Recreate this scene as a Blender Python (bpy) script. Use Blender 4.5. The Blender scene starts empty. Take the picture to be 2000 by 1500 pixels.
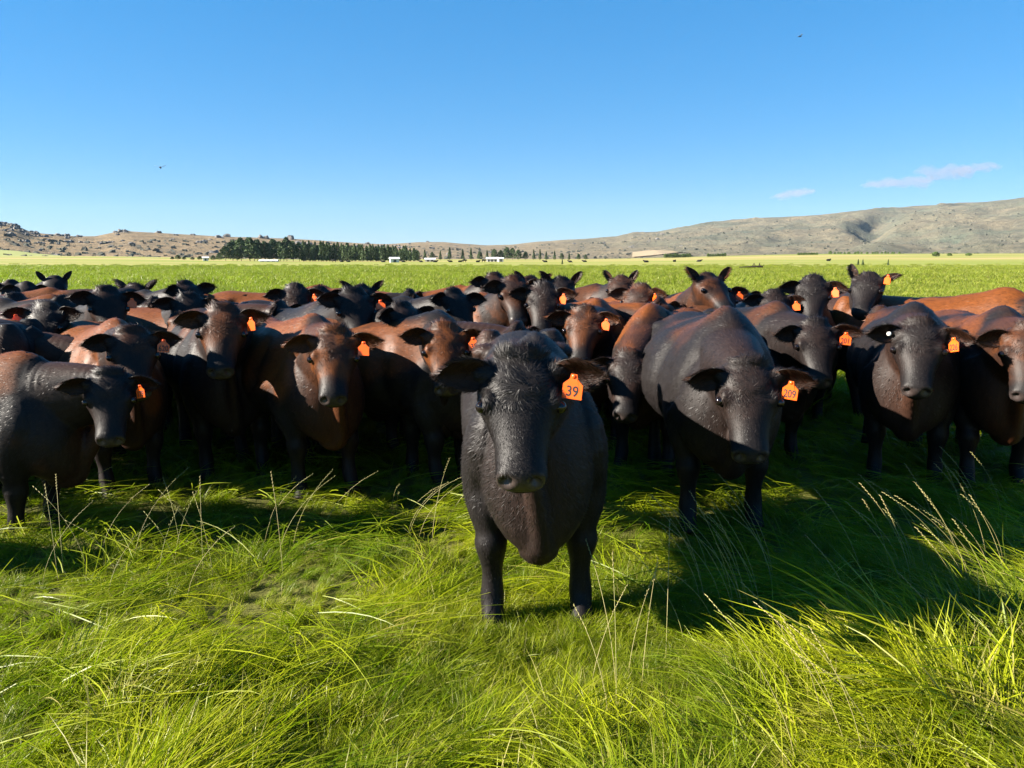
import bpy, math, random
import numpy as np
from mathutils import Vector, Euler, noise as mnoise

R = math.radians
rng = np.random.default_rng(11)
random.seed(11)
scene = bpy.context.scene
COL = scene.collection

# ------------------------------------------------------------------ camera
CAM_H, PITCH, FPX = 1.65, R(9.2), 1511.0
cam_d = bpy.data.cameras.new('camera')
cam = bpy.data.objects.new('camera', cam_d)
COL.objects.link(cam)
cam.location = (0, 0, CAM_H)
cam.rotation_euler = (R(90) - PITCH, 0, 0)
cam_d.sensor_width = 36.0
cam_d.lens = 36.0 * FPX / 2000.0
cam_d.clip_start = 0.05
cam_d.clip_end = 20000
scene.camera = cam

# ------------------------------------------------------------------ sky, sun, exposure
SUN_EL = R(28)
SUN_TO = np.array([-math.cos(R(7)), -math.sin(R(7))])       # horizontal direction towards the sun
world = bpy.data.worlds.new('World')
scene.world = world
world.use_nodes = True
wn = world.node_tree
bg = wn.nodes['Background']
sky = wn.nodes.new('ShaderNodeTexSky')
sky.sky_type = 'NISHITA'
sky.sun_disc = False
sky.sun_elevation = SUN_EL
sky.sun_rotation = math.atan2(SUN_TO[0], SUN_TO[1])
sky.air_density = 1.0
sky.dust_density = 0.0
sky.ozone_density = 6.0
sky.altitude = 400
gm = wn.nodes.new('ShaderNodeGamma'); gm.inputs['Gamma'].default_value = .5          # the camera's soft rendering of the sky, all round
wb = wn.nodes.new('ShaderNodeMix'); wb.data_type = 'RGBA'; wb.blend_type = 'MULTIPLY'
wb.inputs['Factor'].default_value = 1.0
wb.inputs['B'].default_value = (.74, .86, 1.0, 1)
hs = wn.nodes.new('ShaderNodeHueSaturation'); hs.inputs['Saturation'].default_value = 1.45
wn.links.new(sky.outputs['Color'], gm.inputs['Color'])
wn.links.new(gm.outputs['Color'], wb.inputs['A'])
wn.links.new(wb.outputs['Result'], hs.inputs['Color'])
wn.links.new(hs.outputs['Color'], bg.inputs['Color'])
bg.inputs['Strength'].default_value = 0.084

sun_d = bpy.data.lights.new('sun', 'SUN')
sun_d.energy = 5.0
sun_d.angle = R(0.5)
sun_d.color = (1.0, 0.92, 0.80)
sun = bpy.data.objects.new('sun', sun_d)
COL.objects.link(sun)
sdir = Vector((SUN_TO[0] * math.cos(SUN_EL), SUN_TO[1] * math.cos(SUN_EL), math.sin(SUN_EL)))
sun.rotation_euler = sdir.to_track_quat('Z', 'Y').to_euler()
sun.location = (-30, -8, 20)

scene.view_settings.view_transform = 'Standard'
scene.view_settings.look = 'None'
scene.view_settings.exposure = 2.25
scene.view_settings.gamma = 1.0
scene.view_settings.use_curve_mapping = False
scene.render.engine = 'CYCLES'
scene.cycles.use_denoising = True
scene.cycles.max_bounces = 6
scene.cycles.transparent_max_bounces = 6

# ------------------------------------------------------------------ helpers
def at(u, v, D):
    """point at horizontal distance D on the sight line of photo pixel (u, v)"""
    x = (u - 1000.0) / FPX
    yc = -(v - 750.0) / FPX
    dy = math.cos(PITCH) + yc * math.sin(PITCH)
    dz = -math.sin(PITCH) + yc * math.cos(PITCH)
    k = D / dy
    return np.array([x * k, D, CAM_H + dz * k])

def sstep(a, b, x):
    t = np.clip((np.asarray(x, float) - a) / (b - a), 0, 1)
    return t * t * (3 - 2 * t)

def tag(o, label=None, cat=None, group=None, kind=None):
    if label: o['label'] = label
    if cat: o['category'] = cat
    if group: o['group'] = group
    if kind: o['kind'] = kind
    return o

def empty(name, loc=(0, 0, 0), rz=0.0, s=1.0):
    o = bpy.data.objects.new(name, None)
    COL.objects.link(o)
    o.location = loc
    o.rotation_euler = (0, 0, rz)
    o.scale = (s, s, s)
    o.empty_display_size = 0.2
    return o

def link(name, me, mat=None, parent=None):
    o = bpy.data.objects.new(name, me)
    COL.objects.link(o)
    if mat is not None:
        if len(me.materials) == 0:
            me.materials.append(mat)
    if parent is not None:
        o.parent = parent
    return o

def mesh_np(name, V, F, smooth=True):
    """V (n,3); F = list of index arrays (each (m,3) or (m,4))"""
    me = bpy.data.meshes.new(name)
    V = np.asarray(V, np.float32)
    Fs = [np.asarray(f, np.int32) for f in (F if isinstance(F, list) else [F]) if len(f)]
    me.vertices.add(len(V))
    me.vertices.foreach_set('co', V.ravel())
    nl = sum(f.size for f in Fs)
    npoly = sum(len(f) for f in Fs)
    me.loops.add(nl)
    me.loops.foreach_set('vertex_index', np.concatenate([f.ravel() for f in Fs]))
    me.polygons.add(npoly)
    tot = np.concatenate([np.full(len(f), f.shape[1], np.int32) for f in Fs])
    st = np.concatenate([[0], np.cumsum(tot)[:-1]]).astype(np.int32)
    me.polygons.foreach_set('loop_start', st)
    me.polygons.foreach_set('loop_total', tot)
    me.polygons.foreach_set('use_smooth', np.full(npoly, smooth, bool))
    me.update(calc_edges=True)
    return me

def fattr(me, name, arr, typ='FLOAT'):
    a = me.attributes.new(name, typ, 'POINT')
    a.data.foreach_set('value' if typ == 'FLOAT' else 'vector', np.asarray(arr, np.float32).ravel())

class MB:
    """collects closed pieces into vertex and face arrays"""
    def __init__(self):
        self.V, self.T, self.Q, self.n = [], [], [], 0
    def add(self, V, T=None, Q=None):
        V = np.asarray(V, float)
        if T is not None and len(T): self.T.append(np.asarray(T, int) + self.n)
        if Q is not None and len(Q): self.Q.append(np.asarray(Q, int) + self.n)
        self.V.append(V)
        self.n += len(V)
    def loft(self, rings):
        rings = np.asarray(rings, float)
        n, K, _ = rings.shape
        i = np.arange(n - 1)[:, None] * K
        j = np.arange(K)[None, :]
        j2 = (j + 1) % K
        Q = np.stack([i + j, i + j2, i + K + j2, i + K + j], -1).reshape(-1, 4)
        V = np.concatenate([rings.reshape(-1, 3), rings[0].mean(0)[None], rings[-1].mean(0)[None]])
        a, b = n * K, n * K + 1
        jj = np.arange(K); jj2 = (jj + 1) % K
        T = np.concatenate([np.stack([np.full(K, a), jj2, jj], -1),
                            np.stack([np.full(K, b), (n - 1) * K + jj, (n - 1) * K + jj2], -1)])
        self.add(V, T, Q)
    def ell(self, c, r, M=None, nu=12, nv=8):
        """ellipsoid; M rows are its axes"""
        th = np.linspace(0, math.pi, nv + 1)[1:-1]
        ph = np.linspace(0, 2 * math.pi, nu, endpoint=False)
        P = np.stack([np.outer(np.sin(th), np.cos(ph)), np.outer(np.sin(th), np.sin(ph)),
                      np.outer(np.cos(th), np.ones(nu))], -1)
        top = np.array([[[0, 0, 1.0]]]).repeat(nu, 1) * 0.999
        rings = P * np.asarray(r)
        if M is not None: rings = rings @ np.asarray(M)
        rings = rings + np.asarray(c)
        self.loft(rings[::-1])
    def tube(self, pts, rad, K=10):
        """pts (n,3), rad (n,) or (n,2): side, front-back"""
        pts = np.asarray(pts, float); rad = np.asarray(rad, float)
        if rad.ndim == 1: rad = np.stack([rad, rad], -1)
        T = np.gradient(pts, axis=0)
        T /= np.linalg.norm(T, axis=1)[:, None] + 1e-9
        ref = np.array([1.0, 0, 0]) if abs(T[:, 0]).mean() < 0.8 else np.array([0, 1.0, 0])
        S = ref - T * (T @ ref)[:, None]
        S /= np.linalg.norm(S, axis=1)[:, None] + 1e-9
        N = np.cross(T, S)
        ph = np.linspace(0, 2 * math.pi, K, endpoint=False)
        rings = pts[:, None] + S[:, None] * (np.cos(ph)[None, :, None] * rad[:, 0, None, None]) \
            + N[:, None] * (np.sin(ph)[None, :, None] * rad[:, 1, None, None])
        self.loft(rings)
    def box(self, lo, hi):
        lo = np.asarray(lo, float); hi = np.asarray(hi, float)
        V = np.array([[x, y, z] for z in (lo[2], hi[2]) for y in (lo[1], hi[1]) for x in (lo[0], hi[0])])
        Q = [[0, 2, 3, 1], [4, 5, 7, 6], [0, 1, 5, 4], [1, 3, 7, 5], [3, 2, 6, 7], [2, 0, 4, 6]]
        self.add(V, None, Q)
    def arrays(self):
        F = []
        if self.T: F.append(np.concatenate(self.T))
        if self.Q: F.append(np.concatenate(self.Q))
        return np.concatenate(self.V), F
    def mesh(self, name, smooth=True):
        V, F = self.arrays()
        return mesh_np(name, V, F, smooth)

def spline(P, n):
    """Catmull-Rom through the control rows of P, n samples"""
    P = np.asarray(P, float)
    P = np.concatenate([[2 * P[0] - P[1]], P, [2 * P[-1] - P[-2]]])
    t = np.linspace(0, len(P) - 3 - 1e-6, n)
    i = t.astype(int); f = (t - i)[:, None]
    p0, p1, p2, p3 = P[i], P[i + 1], P[i + 2], P[i + 3]
    return 0.5 * ((2 * p1) + (p2 - p0) * f + (2 * p0 - 5 * p1 + 4 * p2 - p3) * f ** 2 + (3 * p1 - p0 - 3 * p2 + p3) * f ** 3)

def nz(P, seed, octaves=3):
    """cheap smooth pseudo-noise in -1..1 from sums of sines; P (n,k)"""
    g = np.random.default_rng(seed)
    P = np.asarray(P, float)
    out = np.zeros(len(P)); amp = 1.0; tot = 0
    for o in range(octaves):
        for _ in range(4):
            k = g.normal(size=P.shape[1]); k = k / np.linalg.norm(k) * (2 ** o) * g.uniform(.7, 1.4)
            out += amp * np.sin(P @ k * 2 * math.pi + g.uniform(0, 6.28)) * .5
        tot += amp; amp *= .5
    return np.clip(out / tot, -1, 1)

class NT:
    """small node-tree helper"""
    def __init__(self, name):
        self.m = bpy.data.materials.new(name); self.m.use_nodes = True
        self.t = self.m.node_tree
        self.bsdf = self.t.nodes['Principled BSDF']; self.out = self.t.nodes['Material Output']
    def n(self, typ, **kw):
        nd = self.t.nodes.new(typ)
        for k, v in kw.items(): setattr(nd, k, v)
        return nd
    def l(self, a, b): self.t.links.new(a, b)
    def set(self, **kw):
        for k, v in kw.items(): self.bsdf.inputs[k.replace('_', ' ')].default_value = v
    def attr(self, name):
        nd = self.n('ShaderNodeAttribute'); nd.attribute_name = name; return nd
    def noise(self, scale, detail=3, rough=.55, vec=None, stretch=None, obj=True):
        tc = self.n('ShaderNodeTexCoord')
        src = vec or tc.outputs['Object' if obj else 'Generated']
        if stretch:
            mp = self.n('ShaderNodeMapping'); mp.inputs['Scale'].default_value = stretch
            self.l(src, mp.inputs['Vector']); src = mp.outputs['Vector']
        nd = self.n('ShaderNodeTexNoise')
        nd.inputs['Scale'].default_value = scale; nd.inputs['Detail'].default_value = detail
        nd.inputs['Roughness'].default_value = rough
        self.l(src, nd.inputs['Vector'])
        return nd.outputs['Fac']
    def pos(self):
        return self.n('ShaderNodeNewGeometry').outputs['Position']
    def ramp(self, fac, stops):
        nd = self.n('ShaderNodeValToRGB')
        e = nd.color_ramp.elements
        while len(e) < len(stops): e.new(0.5)
        for k, (p, c) in enumerate(stops):
            e[k].position = p; e[k].color = (c[0], c[1], c[2], 1) if hasattr(c, '__len__') else (c, c, c, 1)
        self.l(fac, nd.inputs['Fac'])
        return nd.outputs['Color']
    def mix(self, fac, a, b, blend='MIX'):
        nd = self.n('ShaderNodeMix', data_type='RGBA', blend_type=blend)
        for sock, v in ((nd.inputs['Factor'], fac), (nd.inputs['A'], a), (nd.inputs['B'], b)):
            if isinstance(v, (int, float)): sock.default_value = v
            elif isinstance(v, tuple): sock.default_value = (v[0], v[1], v[2], 1)
            else: self.l(v, sock)
        return nd.outputs['Result']
    def math(self, op, a, b=0.0):
        nd = self.n('ShaderNodeMath', operation=op)
        for sock, v in ((nd.inputs[0], a), (nd.inputs[1], b)):
            if isinstance(v, (int, float)): sock.default_value = v
            else: self.l(v, sock)
        return nd.outputs[0]
    def bump(self, h, strength=.3, dist=.01):
        nd = self.n('ShaderNodeBump'); nd.inputs['Strength'].default_value = strength
        nd.inputs['Distance'].default_value = dist
        self.l(h, nd.inputs['Height']); self.l(nd.outputs['Normal'], self.bsdf.inputs['Normal'])
        return nd

def plain(name, col, rough=.7, spec=.3):
    t = NT(name)
    t.set(Base_Color=(*col, 1), Roughness=rough)
    t.bsdf.inputs['Specular IOR Level'].default_value = spec
    return t

# ------------------------------------------------------------------ materials of the cattle
def coat_material(name, hair):
    t = NT(name)
    tint = t.attr('tint').outputs['Fac']
    if hair:
        rnd = t.attr('rnd').outputs['Fac']
        streak = t.math('ADD', t.math('MULTIPLY', rnd, 1.3), .45)
    else:
        f = t.noise(26, 4, .6, stretch=(3.2, 1.0, .55))
        streak = t.math('ADD', t.math('MULTIPLY', f, 1.4), .3)
    base = t.mix(tint, (.0068, .0065, .0068), (.098, .0290, .0062))
    sc = t.n('ShaderNodeVectorMath', operation='SCALE')
    t.l(base, sc.inputs[0]); t.l(streak, sc.inputs['Scale'])
    col = sc.outputs[0]
    if not hair:
        muz = t.attr('muz').outputs['Fac']
        ear = t.attr('earin').outputs['Fac']
        col = t.mix(muz, col, (.034, .025, .023))
        col = t.mix(ear, col, (.010, .0085, .0085))
        rr = t.math('SUBTRACT', .52, t.math('MULTIPLY', muz, .16))
        t.l(rr, t.bsdf.inputs['Roughness'])
        h1 = t.noise(30, 5, .65, stretch=(3.0, 1.0, .6))
        h2 = t.noise(5, 3, .5)
        t.bump(t.math('ADD', t.math('MULTIPLY', h1, .5), t.math('MULTIPLY', h2, .3)), .35, .007)
    else:
        t.set(Roughness=.50)
        sn = t.attr('sn').outputs['Vector']
        vt = t.n('ShaderNodeVectorTransform', vector_type='NORMAL', convert_from='OBJECT', convert_to='WORLD')
        t.l(sn, vt.inputs['Vector'])
        t.l(vt.outputs['Vector'], t.bsdf.inputs['Normal'])
    t.l(col, t.bsdf.inputs['Base Color'])
    if hair: t.bsdf.inputs['Specular IOR Level'].default_value = .27
    else:
        t.l(t.math('ADD', .15, t.math('MULTIPLY', muz, .22)), t.bsdf.inputs['Specular IOR Level'])
    t.set(Sheen_Weight=.0, Sheen_Roughness=.4)
    t.bsdf.inputs['Sheen Tint'].default_value = (.9, .85, .8, 1)
    return t.m

M_COAT = coat_material('coat', False)
M_HAIR = coat_material('coat_hair', True)
_e = plain('eye', (.006, .004, .004), .06, .5); M_EYE = _e.m
def tag_material():
    t = NT('orange_tag')
    t.set(Base_Color=(.86, .125, .008, 1), Roughness=.27); t.bsdf.inputs['Specular IOR Level'].default_value = .7
    tr = t.n('ShaderNodeBsdfTranslucent'); tr.inputs['Color'].default_value = (.95, .22, .02, 1)
    mx = t.n('ShaderNodeMixShader'); mx.inputs['Fac'].default_value = .30
    t.l(t.bsdf.outputs[0], mx.inputs[1]); t.l(tr.outputs[0], mx.inputs[2]); t.l(mx.outputs[0], t.out.inputs['Surface'])
    return t.m
M_TAG = tag_material()
M_INK = plain('tag_ink', (.012, .010, .010), .5).m
M_STUD = plain('tag_stud', (.72, .70, .66), .35, .5).m

# ------------------------------------------------------------------ cattle
def sect(hw, ztop, zbot, zc, n1=2.3, n2=2.2, K=28, wb=1.0):
    ph = np.linspace(0, 2 * math.pi, K, endpoint=False)
    c, s = np.cos(ph), np.sin(ph)
    n = np.where(s >= 0, n1, n2)
    x = hw * np.sign(c) * np.abs(c) ** (2 / n)
    z = np.where(s >= 0, zc + (ztop - zc) * np.abs(s) ** (2 / n), zc - (zc - zbot) * np.abs(s) ** (2 / n))
    x = np.where(s < 0, x * (1 - (1 - wb) * np.abs(s)), x)
    return x, z

TRUNK = np.array([  # y, top, bottom, half width, height of the widest place
    [-.34, .90, .54, .07, .70], [-.30, 1.00, .44, .165, .70], [-.21, 1.14, .40, .245, .72], [-.08, 1.255, .42, .285, .76],
    [.06, 1.30, .48, .305, .79], [.25, 1.255, .50, .345, .80], [.50, 1.205, .485, .385, .81], [.75, 1.19, .495, .395, .82],
    [.95, 1.195, .56, .365, .86], [1.10, 1.205, .64, .325, .92], [1.25, 1.19, .70, .295, .95], [1.38, 1.15, .76, .25, .95],
    [1.47, 1.07, .82, .17, .94], [1.50, .98, .88, .07, .92]])
HEAD = np.array([   # y along the face, top, bottom, half width, widest height, lower-width factor
    [-.085, -.04, -.14, .045, -.09, .9], [-.060, .000, -.175, .098, -.07, .85], [-.01, .036, -.20, .119, -.05, .75], [.05, .050, -.228, .128, -.045, .68],
    [.12, .052, -.245, .130, -.045, .64], [.19, .046, -.245, .124, -.045, .60], [.26, .034, -.218, .104, -.05, .60],
    [.33, .021, -.180, .089, -.055, .64], [.40, .010, -.155, .081, -.06, .70], [.45, .003, -.148, .083, -.065, .76],
    [.490, -.006, -.142, .084, -.07, .76], [.515, -.020, -.132, .074, -.075, .74], [.530, -.048, -.108, .042, -.08, .8]])

def taubin(V, E, it):
    n = len(V)
    deg = np.bincount(E.ravel(), minlength=n).astype(float)[:, None] + 1e-9
    for k in range(it):
        for lam in (.55, -.57):
            A = np.empty_like(V)
            for a in range(3):
                A[:, a] = np.bincount(E[:, 0], V[E[:, 1], a], n) + np.bincount(E[:, 1], V[E[:, 0], a], n)
            V = V + lam * (A / deg - V)
    return V

def head_frame(psi, alpha, roll=0.0):
    hy = np.array([math.sin(psi) * math.cos(alpha), -math.cos(psi) * math.cos(alpha), -math.sin(alpha)])
    hz = np.array([math.sin(psi) * math.sin(alpha), -math.cos(psi) * math.sin(alpha), math.cos(alpha)])
    hx = np.cross(hy, hz)
    if roll:
        hx, hz = hx * math.cos(roll) + hz * math.sin(roll), hz * math.cos(roll) - hx * math.sin(roll)
    return np.stack([hx, hy, hz])         # rows

B0 = np.array([0, -.10, 1.02])
HS = np.array([1.0, .85, 1.0])                     # head length against the tables
NECK_L = .53

def ear_rings(side, droop, fwd, n=13, K=16, ew=1.0):
    """one cupped leaf of an ear in head coordinates"""
    root = np.array([side * .104, .034, -.004])
    fv = np.array([0, math.sin(fwd), math.cos(fwd)])                # the way the ears are pricked
    dn = np.array([0, math.cos(fwd), -math.sin(fwd)])
    ax = np.array([side * math.cos(droop), 0, 0]) + dn * math.sin(droop) + fv * .55; ax /= np.linalg.norm(ax)
    nrm = fv + dn * .15
    nrm -= ax * (ax @ nrm); nrm /= np.linalg.norm(nrm)
    wd = np.cross(nrm, ax)
    t = np.linspace(0, 1, n)
    w = np.interp(t, [0, .12, .3, .5, .7, .85, .95, 1], [.032, .040, .062, .068, .058, .040, .023, .006]) * ew
    c = np.interp(t, [0, .3, .6, 1], [.014, .030, .022, .006])
    th = np.interp(t, [0, .2, .6, 1], [.026, .016, .012, .008])
    ph = np.linspace(0, 2 * math.pi, K, endpoint=False)
    out = []
    for k in range(n):
        xs = np.cos(ph) * w[k]
        zs = c[k] * (np.cos(ph) ** 2) * 1.6 - c[k] * .8 + np.sin(ph) * th[k] - .02 * t[k] ** 2
        out.append(root + ax * (.200 * t[k]) + wd[None] * xs[:, None] + nrm[None] * zs[:, None])
    return np.array(out), root, ax, wd, nrm

def cow_mesh(sp, voxel):
    """continuous body surface in the cow's own space; faces -Y, fore hooves near the origin"""
    H = head_frame(sp['psi'], sp['alpha'], sp.get('roll', 0))
    Pl = sp['Pl']
    g = np.random.default_rng(sp['seed'])
    mb = MB()
    fat = sp.get('fat', 1.0)
    T = spline(TRUNK, 34)
    rings = []
    for y, zt, zb, hw, zc in T:
        hw = max(hw, .03) * fat
        x, z = sect(hw, zt, zb, zc, np.interp(y, [-.1, .1, .5, 1.0, 1.2], [1.6, 1.55, 1.75, 1.85, 2.0]), 2.15)
        rings.append(np.stack([x, np.full_like(x, y), z], -1))
    mb.loft(np.array(rings)[::-1])
    # neck, rings along a curve from between the shoulders to the back of the skull
    hx, hy, hz = H
    nd = Pl - B0; nd = nd / np.linalg.norm(nd)
    c0 = np.array([0, .26, .92]); c3 = Pl + hz * (-.085) + hy * .045
    c1 = c0 + np.array([0, -.30, .06]); c2 = c3 - (nd * .55 + hy * .45) * .20
    tt = np.linspace(0, 1, 14)[:, None]
    C = (1 - tt) ** 3 * c0 + 3 * (1 - tt) ** 2 * tt * c1 + 3 * (1 - tt) * tt ** 2 * c2 + tt ** 3 * c3
    Tn = np.gradient(C, axis=0); Tn /= np.linalg.norm(Tn, axis=1)[:, None]
    up = np.array([0, 0, 1.0])
    rings = []
    for k in range(14):
        t = k / 13
        S = np.cross(Tn[k], up); S /= np.linalg.norm(S)
        S = S * (1 - t) - hx * t * (1 if S @ hx < 0 else -1); S -= Tn[k] * (S @ Tn[k]); S /= np.linalg.norm(S)
        Vv = np.cross(S, Tn[k])
        w = np.interp(t, [0, .12, .3, .6, 1], [.10, .20, .215, .155, .098]); vt = np.interp(t, [0, .12, .3, .7, 1], [.12, .25, .245, .16, .105])
        vb = np.interp(t, [0, .12, .3, .7, 1], [.15, .34, .34, .235, .14])
        x, z = sect(w, vt, -vb, 0, 2.1, 1.9, 24)
        rings.append(C[k] + S[None] * x[:, None] + Vv[None] * z[:, None])
    mb.loft(np.array(rings))
    # dewlap and brisket
    thr = Pl + hy * .17 + hz * (-.22)
    dl = spline(np.array([thr, thr * .55 + np.array([0, -.30, .60]) * .45, [0, -.30, .55], [0, -.24, .44], [0, -.08, .42]]), 12)
    mb.tube(dl, np.stack([np.interp(np.linspace(0, 1, 12), [0, .3, .6, .85, 1], [.038, .034, .06, .095, .07]),
                          np.interp(np.linspace(0, 1, 12), [0, .3, .6, .85, 1], [.05, .06, .08, .08, .06])], -1), 12)
    # legs
    lg = sp['legs']
    for i, s in enumerate((-1, 1)):
        fx, fy = lg[i]
        pts = np.array([[s * .17, .04, 1.02], [s * .215, .0, .84], [s * .215, .045, .66], [s * .203 + fx * .40, .02 + fy * .40, .53], [s * .197 + fx * .58, .004 + fy * .6, .43],
                        [s * .195 + fx * .7, .0 + fy * .75, .37], [s * .19 + fx * .8, .012 + fy * .8, .25], [s * .19 + fx, .01 + fy, .13],
                        [s * .19 + fx, -.02 + fy, .06], [s * .19 + fx, -.035 + fy, -.005]])
        rad = np.array([[.06, .12], [.09, .165], [.105, .135], [.098, .108], [.068, .076], [.073, .082], [.046, .052], [.053, .056], [.050, .056], [.066, .076]])
        q = spline(np.concatenate([pts, rad], 1), 26)
        mb.tube(q[:, :3], q[:, 3:], 14)
        hx_, hy_ = lg[2 + i]
        pts = np.array([[s * .16, 1.20, 1.08], [s * .21, 1.17, .92], [s * .23, 1.08, .72], [s * .21 + hx_ * .4, 1.20 + hy_ * .4, .56], [s * .20 + hx_ * .7, 1.285 + hy_ * .7, .44],
                        [s * .195 + hx_ * .85, 1.265 + hy_ * .85, .29], [s * .19 + hx_, 1.235 + hy_, .13], [s * .19 + hx_, 1.21 + hy_, .06], [s * .19 + hx_, 1.19 + hy_, -.005]])
        rad = np.array([[.08, .16], [.12, .21], [.115, .175], [.078, .105], [.055, .075], [.042, .052], [.052, .054], [.054, .058], [.062, .072]])
        q = spline(np.concatenate([pts, rad], 1), 26)
        mb.tube(q[:, :3], q[:, 3:], 14)
        mb.ell([s * .185 * fat, .07, .86], [.080, .19, .29], [[.92, 0, s * .39], [0, 1, 0], [-s * .39, 0, .92]])                    # shoulder
        mb.ell([s * .20, 1.08, 1.09], [.09, .10, .05])                    # hip bone
        mb.ell([s * .175, 1.36, .98], [.11, .13, .22])                    # buttock
        mb.ell([s * .24 * fat, .10, .70], [.085, .13, .15])
    # tail
    tl = spline([[0, 1.42, 1.12], [0, 1.52, 1.05], [0, 1.55, .88], [.02, 1.55, .65], [.04, 1.55, .45], [.04, 1.55, .28]], 16)
    mb.tube(tl, np.interp(np.linspace(0, 1, 16), [0, .2, .6, .8, 1], [.045, .03, .024, .04, .02]), 8)
    # head
    hh = MB()
    Hs = spline(HEAD, 30)
    rings = []
    for y, zt, zb, hw, zc, wb in Hs:
        x, z = sect(max(hw, .02) * np.interp(y, [-.05, .2, .36, .5], [1.24, 1.20, 1.10, 1.06]), zt, zb, zc, np.interp(y, [0, .18, .3, .42, .5], [2.2, 2.2, 1.85, 1.85, 2.3]), 2.1, 28, wb)
        rings.append(np.stack([x, np.full_like(x, y), z], -1))
    hh.loft(np.array(rings))
    hh.ell([0, -.03, .020], [.098, .055, .058])                               # poll
    hh.ell([0, .095, .036], [.10, .10, .032])                              # forehead
    hh.ell([0, .468, -.058], [.084, .058, .054])                           # upper lip and nose pad
    hh.ell([0, .455, -.132], [.056, .060, .032])                           # chin
    for s in (-1, 1):
        hh.ell([s * .110, .168, .006], [.030, .056, .034])                 # brow
        hh.ell([s * .104, .215, -.040], [.030, .05, .03])                  # under the eye
        hh.ell([s * .082, .12, -.125], [.050, .10, .088])                  # cheek
        hh.ell([s * .052, .482, -.050], [.032, .036, .034])                # nostril wing
        hh.ell([s * .060, .37, -.075], [.034, .085, .045])                 # side of the nose
        er = ear_rings(s, sp['droop'][0 if s > 0 else 1], sp.get('efwd', .75), ew=sp.get('ew', 1.0))
        hh.ell(er[1] + er[2] * .025, [.050, .044, .040])
    V, F = hh.arrays()
    mb.add((V * HS) @ H + Pl, F[0], F[1])
    V, F = mb.arrays()
    me = mesh_np('raw', V, F, True)
    ob = bpy.data.objects.new('raw', me)
    COL.objects.link(ob)
    md = ob.modifiers.new('r', 'REMESH'); md.mode = 'VOXEL'; md.voxel_size = voxel
    dg = bpy.context.evaluated_depsgraph_get()
    ev = ob.evaluated_get(dg)
    m2 = ev.to_mesh()
    n = len(m2.vertices)
    V = np.empty(n * 3, np.float32); m2.vertices.foreach_get('co', V); V = V.reshape(-1, 3).astype(float)
    E = np.empty(len(m2.edges) * 2, np.int32); m2.edges.foreach_get('vertices', E); E = E.reshape(-1, 2)
    npz = len(m2.polygons)
    L = np.empty(len(m2.loops), np.int32); m2.loops.foreach_get('vertex_index', L)
    tot = np.empty(npz, np.int32); m2.polygons.foreach_get('loop_total', tot)
    st = np.empty(npz, np.int32); m2.polygons.foreach_get('loop_start', st)
    Fq = [L[st[tot == k][:, None] + np.arange(k)] for k in (3, 4) if (tot == k).any()]
    ev.to_mesh_clear()
    bpy.data.objects.remove(ob); bpy.data.meshes.remove(me)
    V = taubin(V, E, 10 if voxel < .013 else 6 if voxel < .017 else 4)
    hl = ((V - Pl) @ H.T) / HS                                                     # head coordinates
    inhead = sstep(-.12, -.02, hl[:, 1]) * (np.abs(hl[:, 0]) < .16) * (hl[:, 2] > -.28) * (hl[:, 1] < .6) * (hl[:, 2] < .12)
    # carve nostrils, mouth and eye corners
    if voxel < .020:
        D = np.zeros(n); dv = np.zeros_like(V)
        for s in (-1, 1):
            c = np.array([s * .054, .510, -.048])
            q = hl - c
            a = np.exp(-((q[:, 0] * .9 + s * q[:, 2] * .35) / .017) ** 2 - (q[:, 2] / .021) ** 2 - (q[:, 1] / .05) ** 2)
            dv += a[:, None] * (np.array([-s * .012, -.046, -.004]))
            c = np.array([s * .150, .195, -.006]); q = hl - c
            r2 = (q[:, 1] / .034) ** 2 + (q[:, 2] / .022) ** 2 + (q[:, 0] / .05) ** 2
            ring = np.exp(-((np.sqrt(r2) - 1.05) / .32) ** 2) - .9 * np.exp(-r2 * 1.6)
            dv += ring[:, None] * np.array([s * .0045, 0, .002])
            # crease running from the inner eye corner down the face
            c = np.clip((hl[:, 1] - .22) / .12, 0, 1)
            a = np.exp(-((hl[:, 2] - (-.02 - .035 * c)) / .010) ** 2) * np.exp(-((hl[:, 1] - .27) / .05) ** 2) * (hl[:, 0] * s > .03)
            dv += a[:, None] * np.array([-s * .007, 0, 0])
        mo = np.exp(-((hl[:, 2] + .106) / .0075) ** 2) * sstep(.36, .42, hl[:, 1])
        rad = np.stack([hl[:, 0] * .8, np.maximum(hl[:, 1] - .43, 0), np.zeros(n)], -1)
        rad /= np.linalg.norm(rad, axis=1)[:, None] + .01
        dv -= (mo * .011)[:, None] * rad
        V = V + (dv * HS * inhead[:, None]) @ H
    # folds of the neck, light muscle relief
    tpar = np.clip(((V - C[0]) @ (C[-1] - C[0])) / ((C[-1] - C[0]) @ (C[-1] - C[0])), -.5, 1.5)
    neckm = sstep(.15, .45, tpar) * (1 - sstep(.75, .95, tpar)) * (1 - sstep(-.05, .05, hl[:, 1])) * (1 - sstep(-.18, .02, V[:, 1]))
    if voxel < .02:
        dist = tpar * np.linalg.norm(C[-1] - C[0])
        nv_ = V - (C[0] + np.clip(tpar, 0, 1)[:, None] * (C[-1] - C[0]))
        nv_ /= np.linalg.norm(nv_, axis=1)[:, None] + 1e-6
        fold = np.sin(dist * 2 * math.pi / .045 + 2.2 * nz(V * 1.2, sp['seed'] + 5, 2)) * (.5 + .5 * nz(V * 2.0, sp['seed'] + 8, 1))
        V = V + nv_ * (fold * neckm * sp.get('fold', .0018))[:, None]
    bodym = sstep(-.05, .15, V[:, 1]) * (V[:, 2] > .5)
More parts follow.
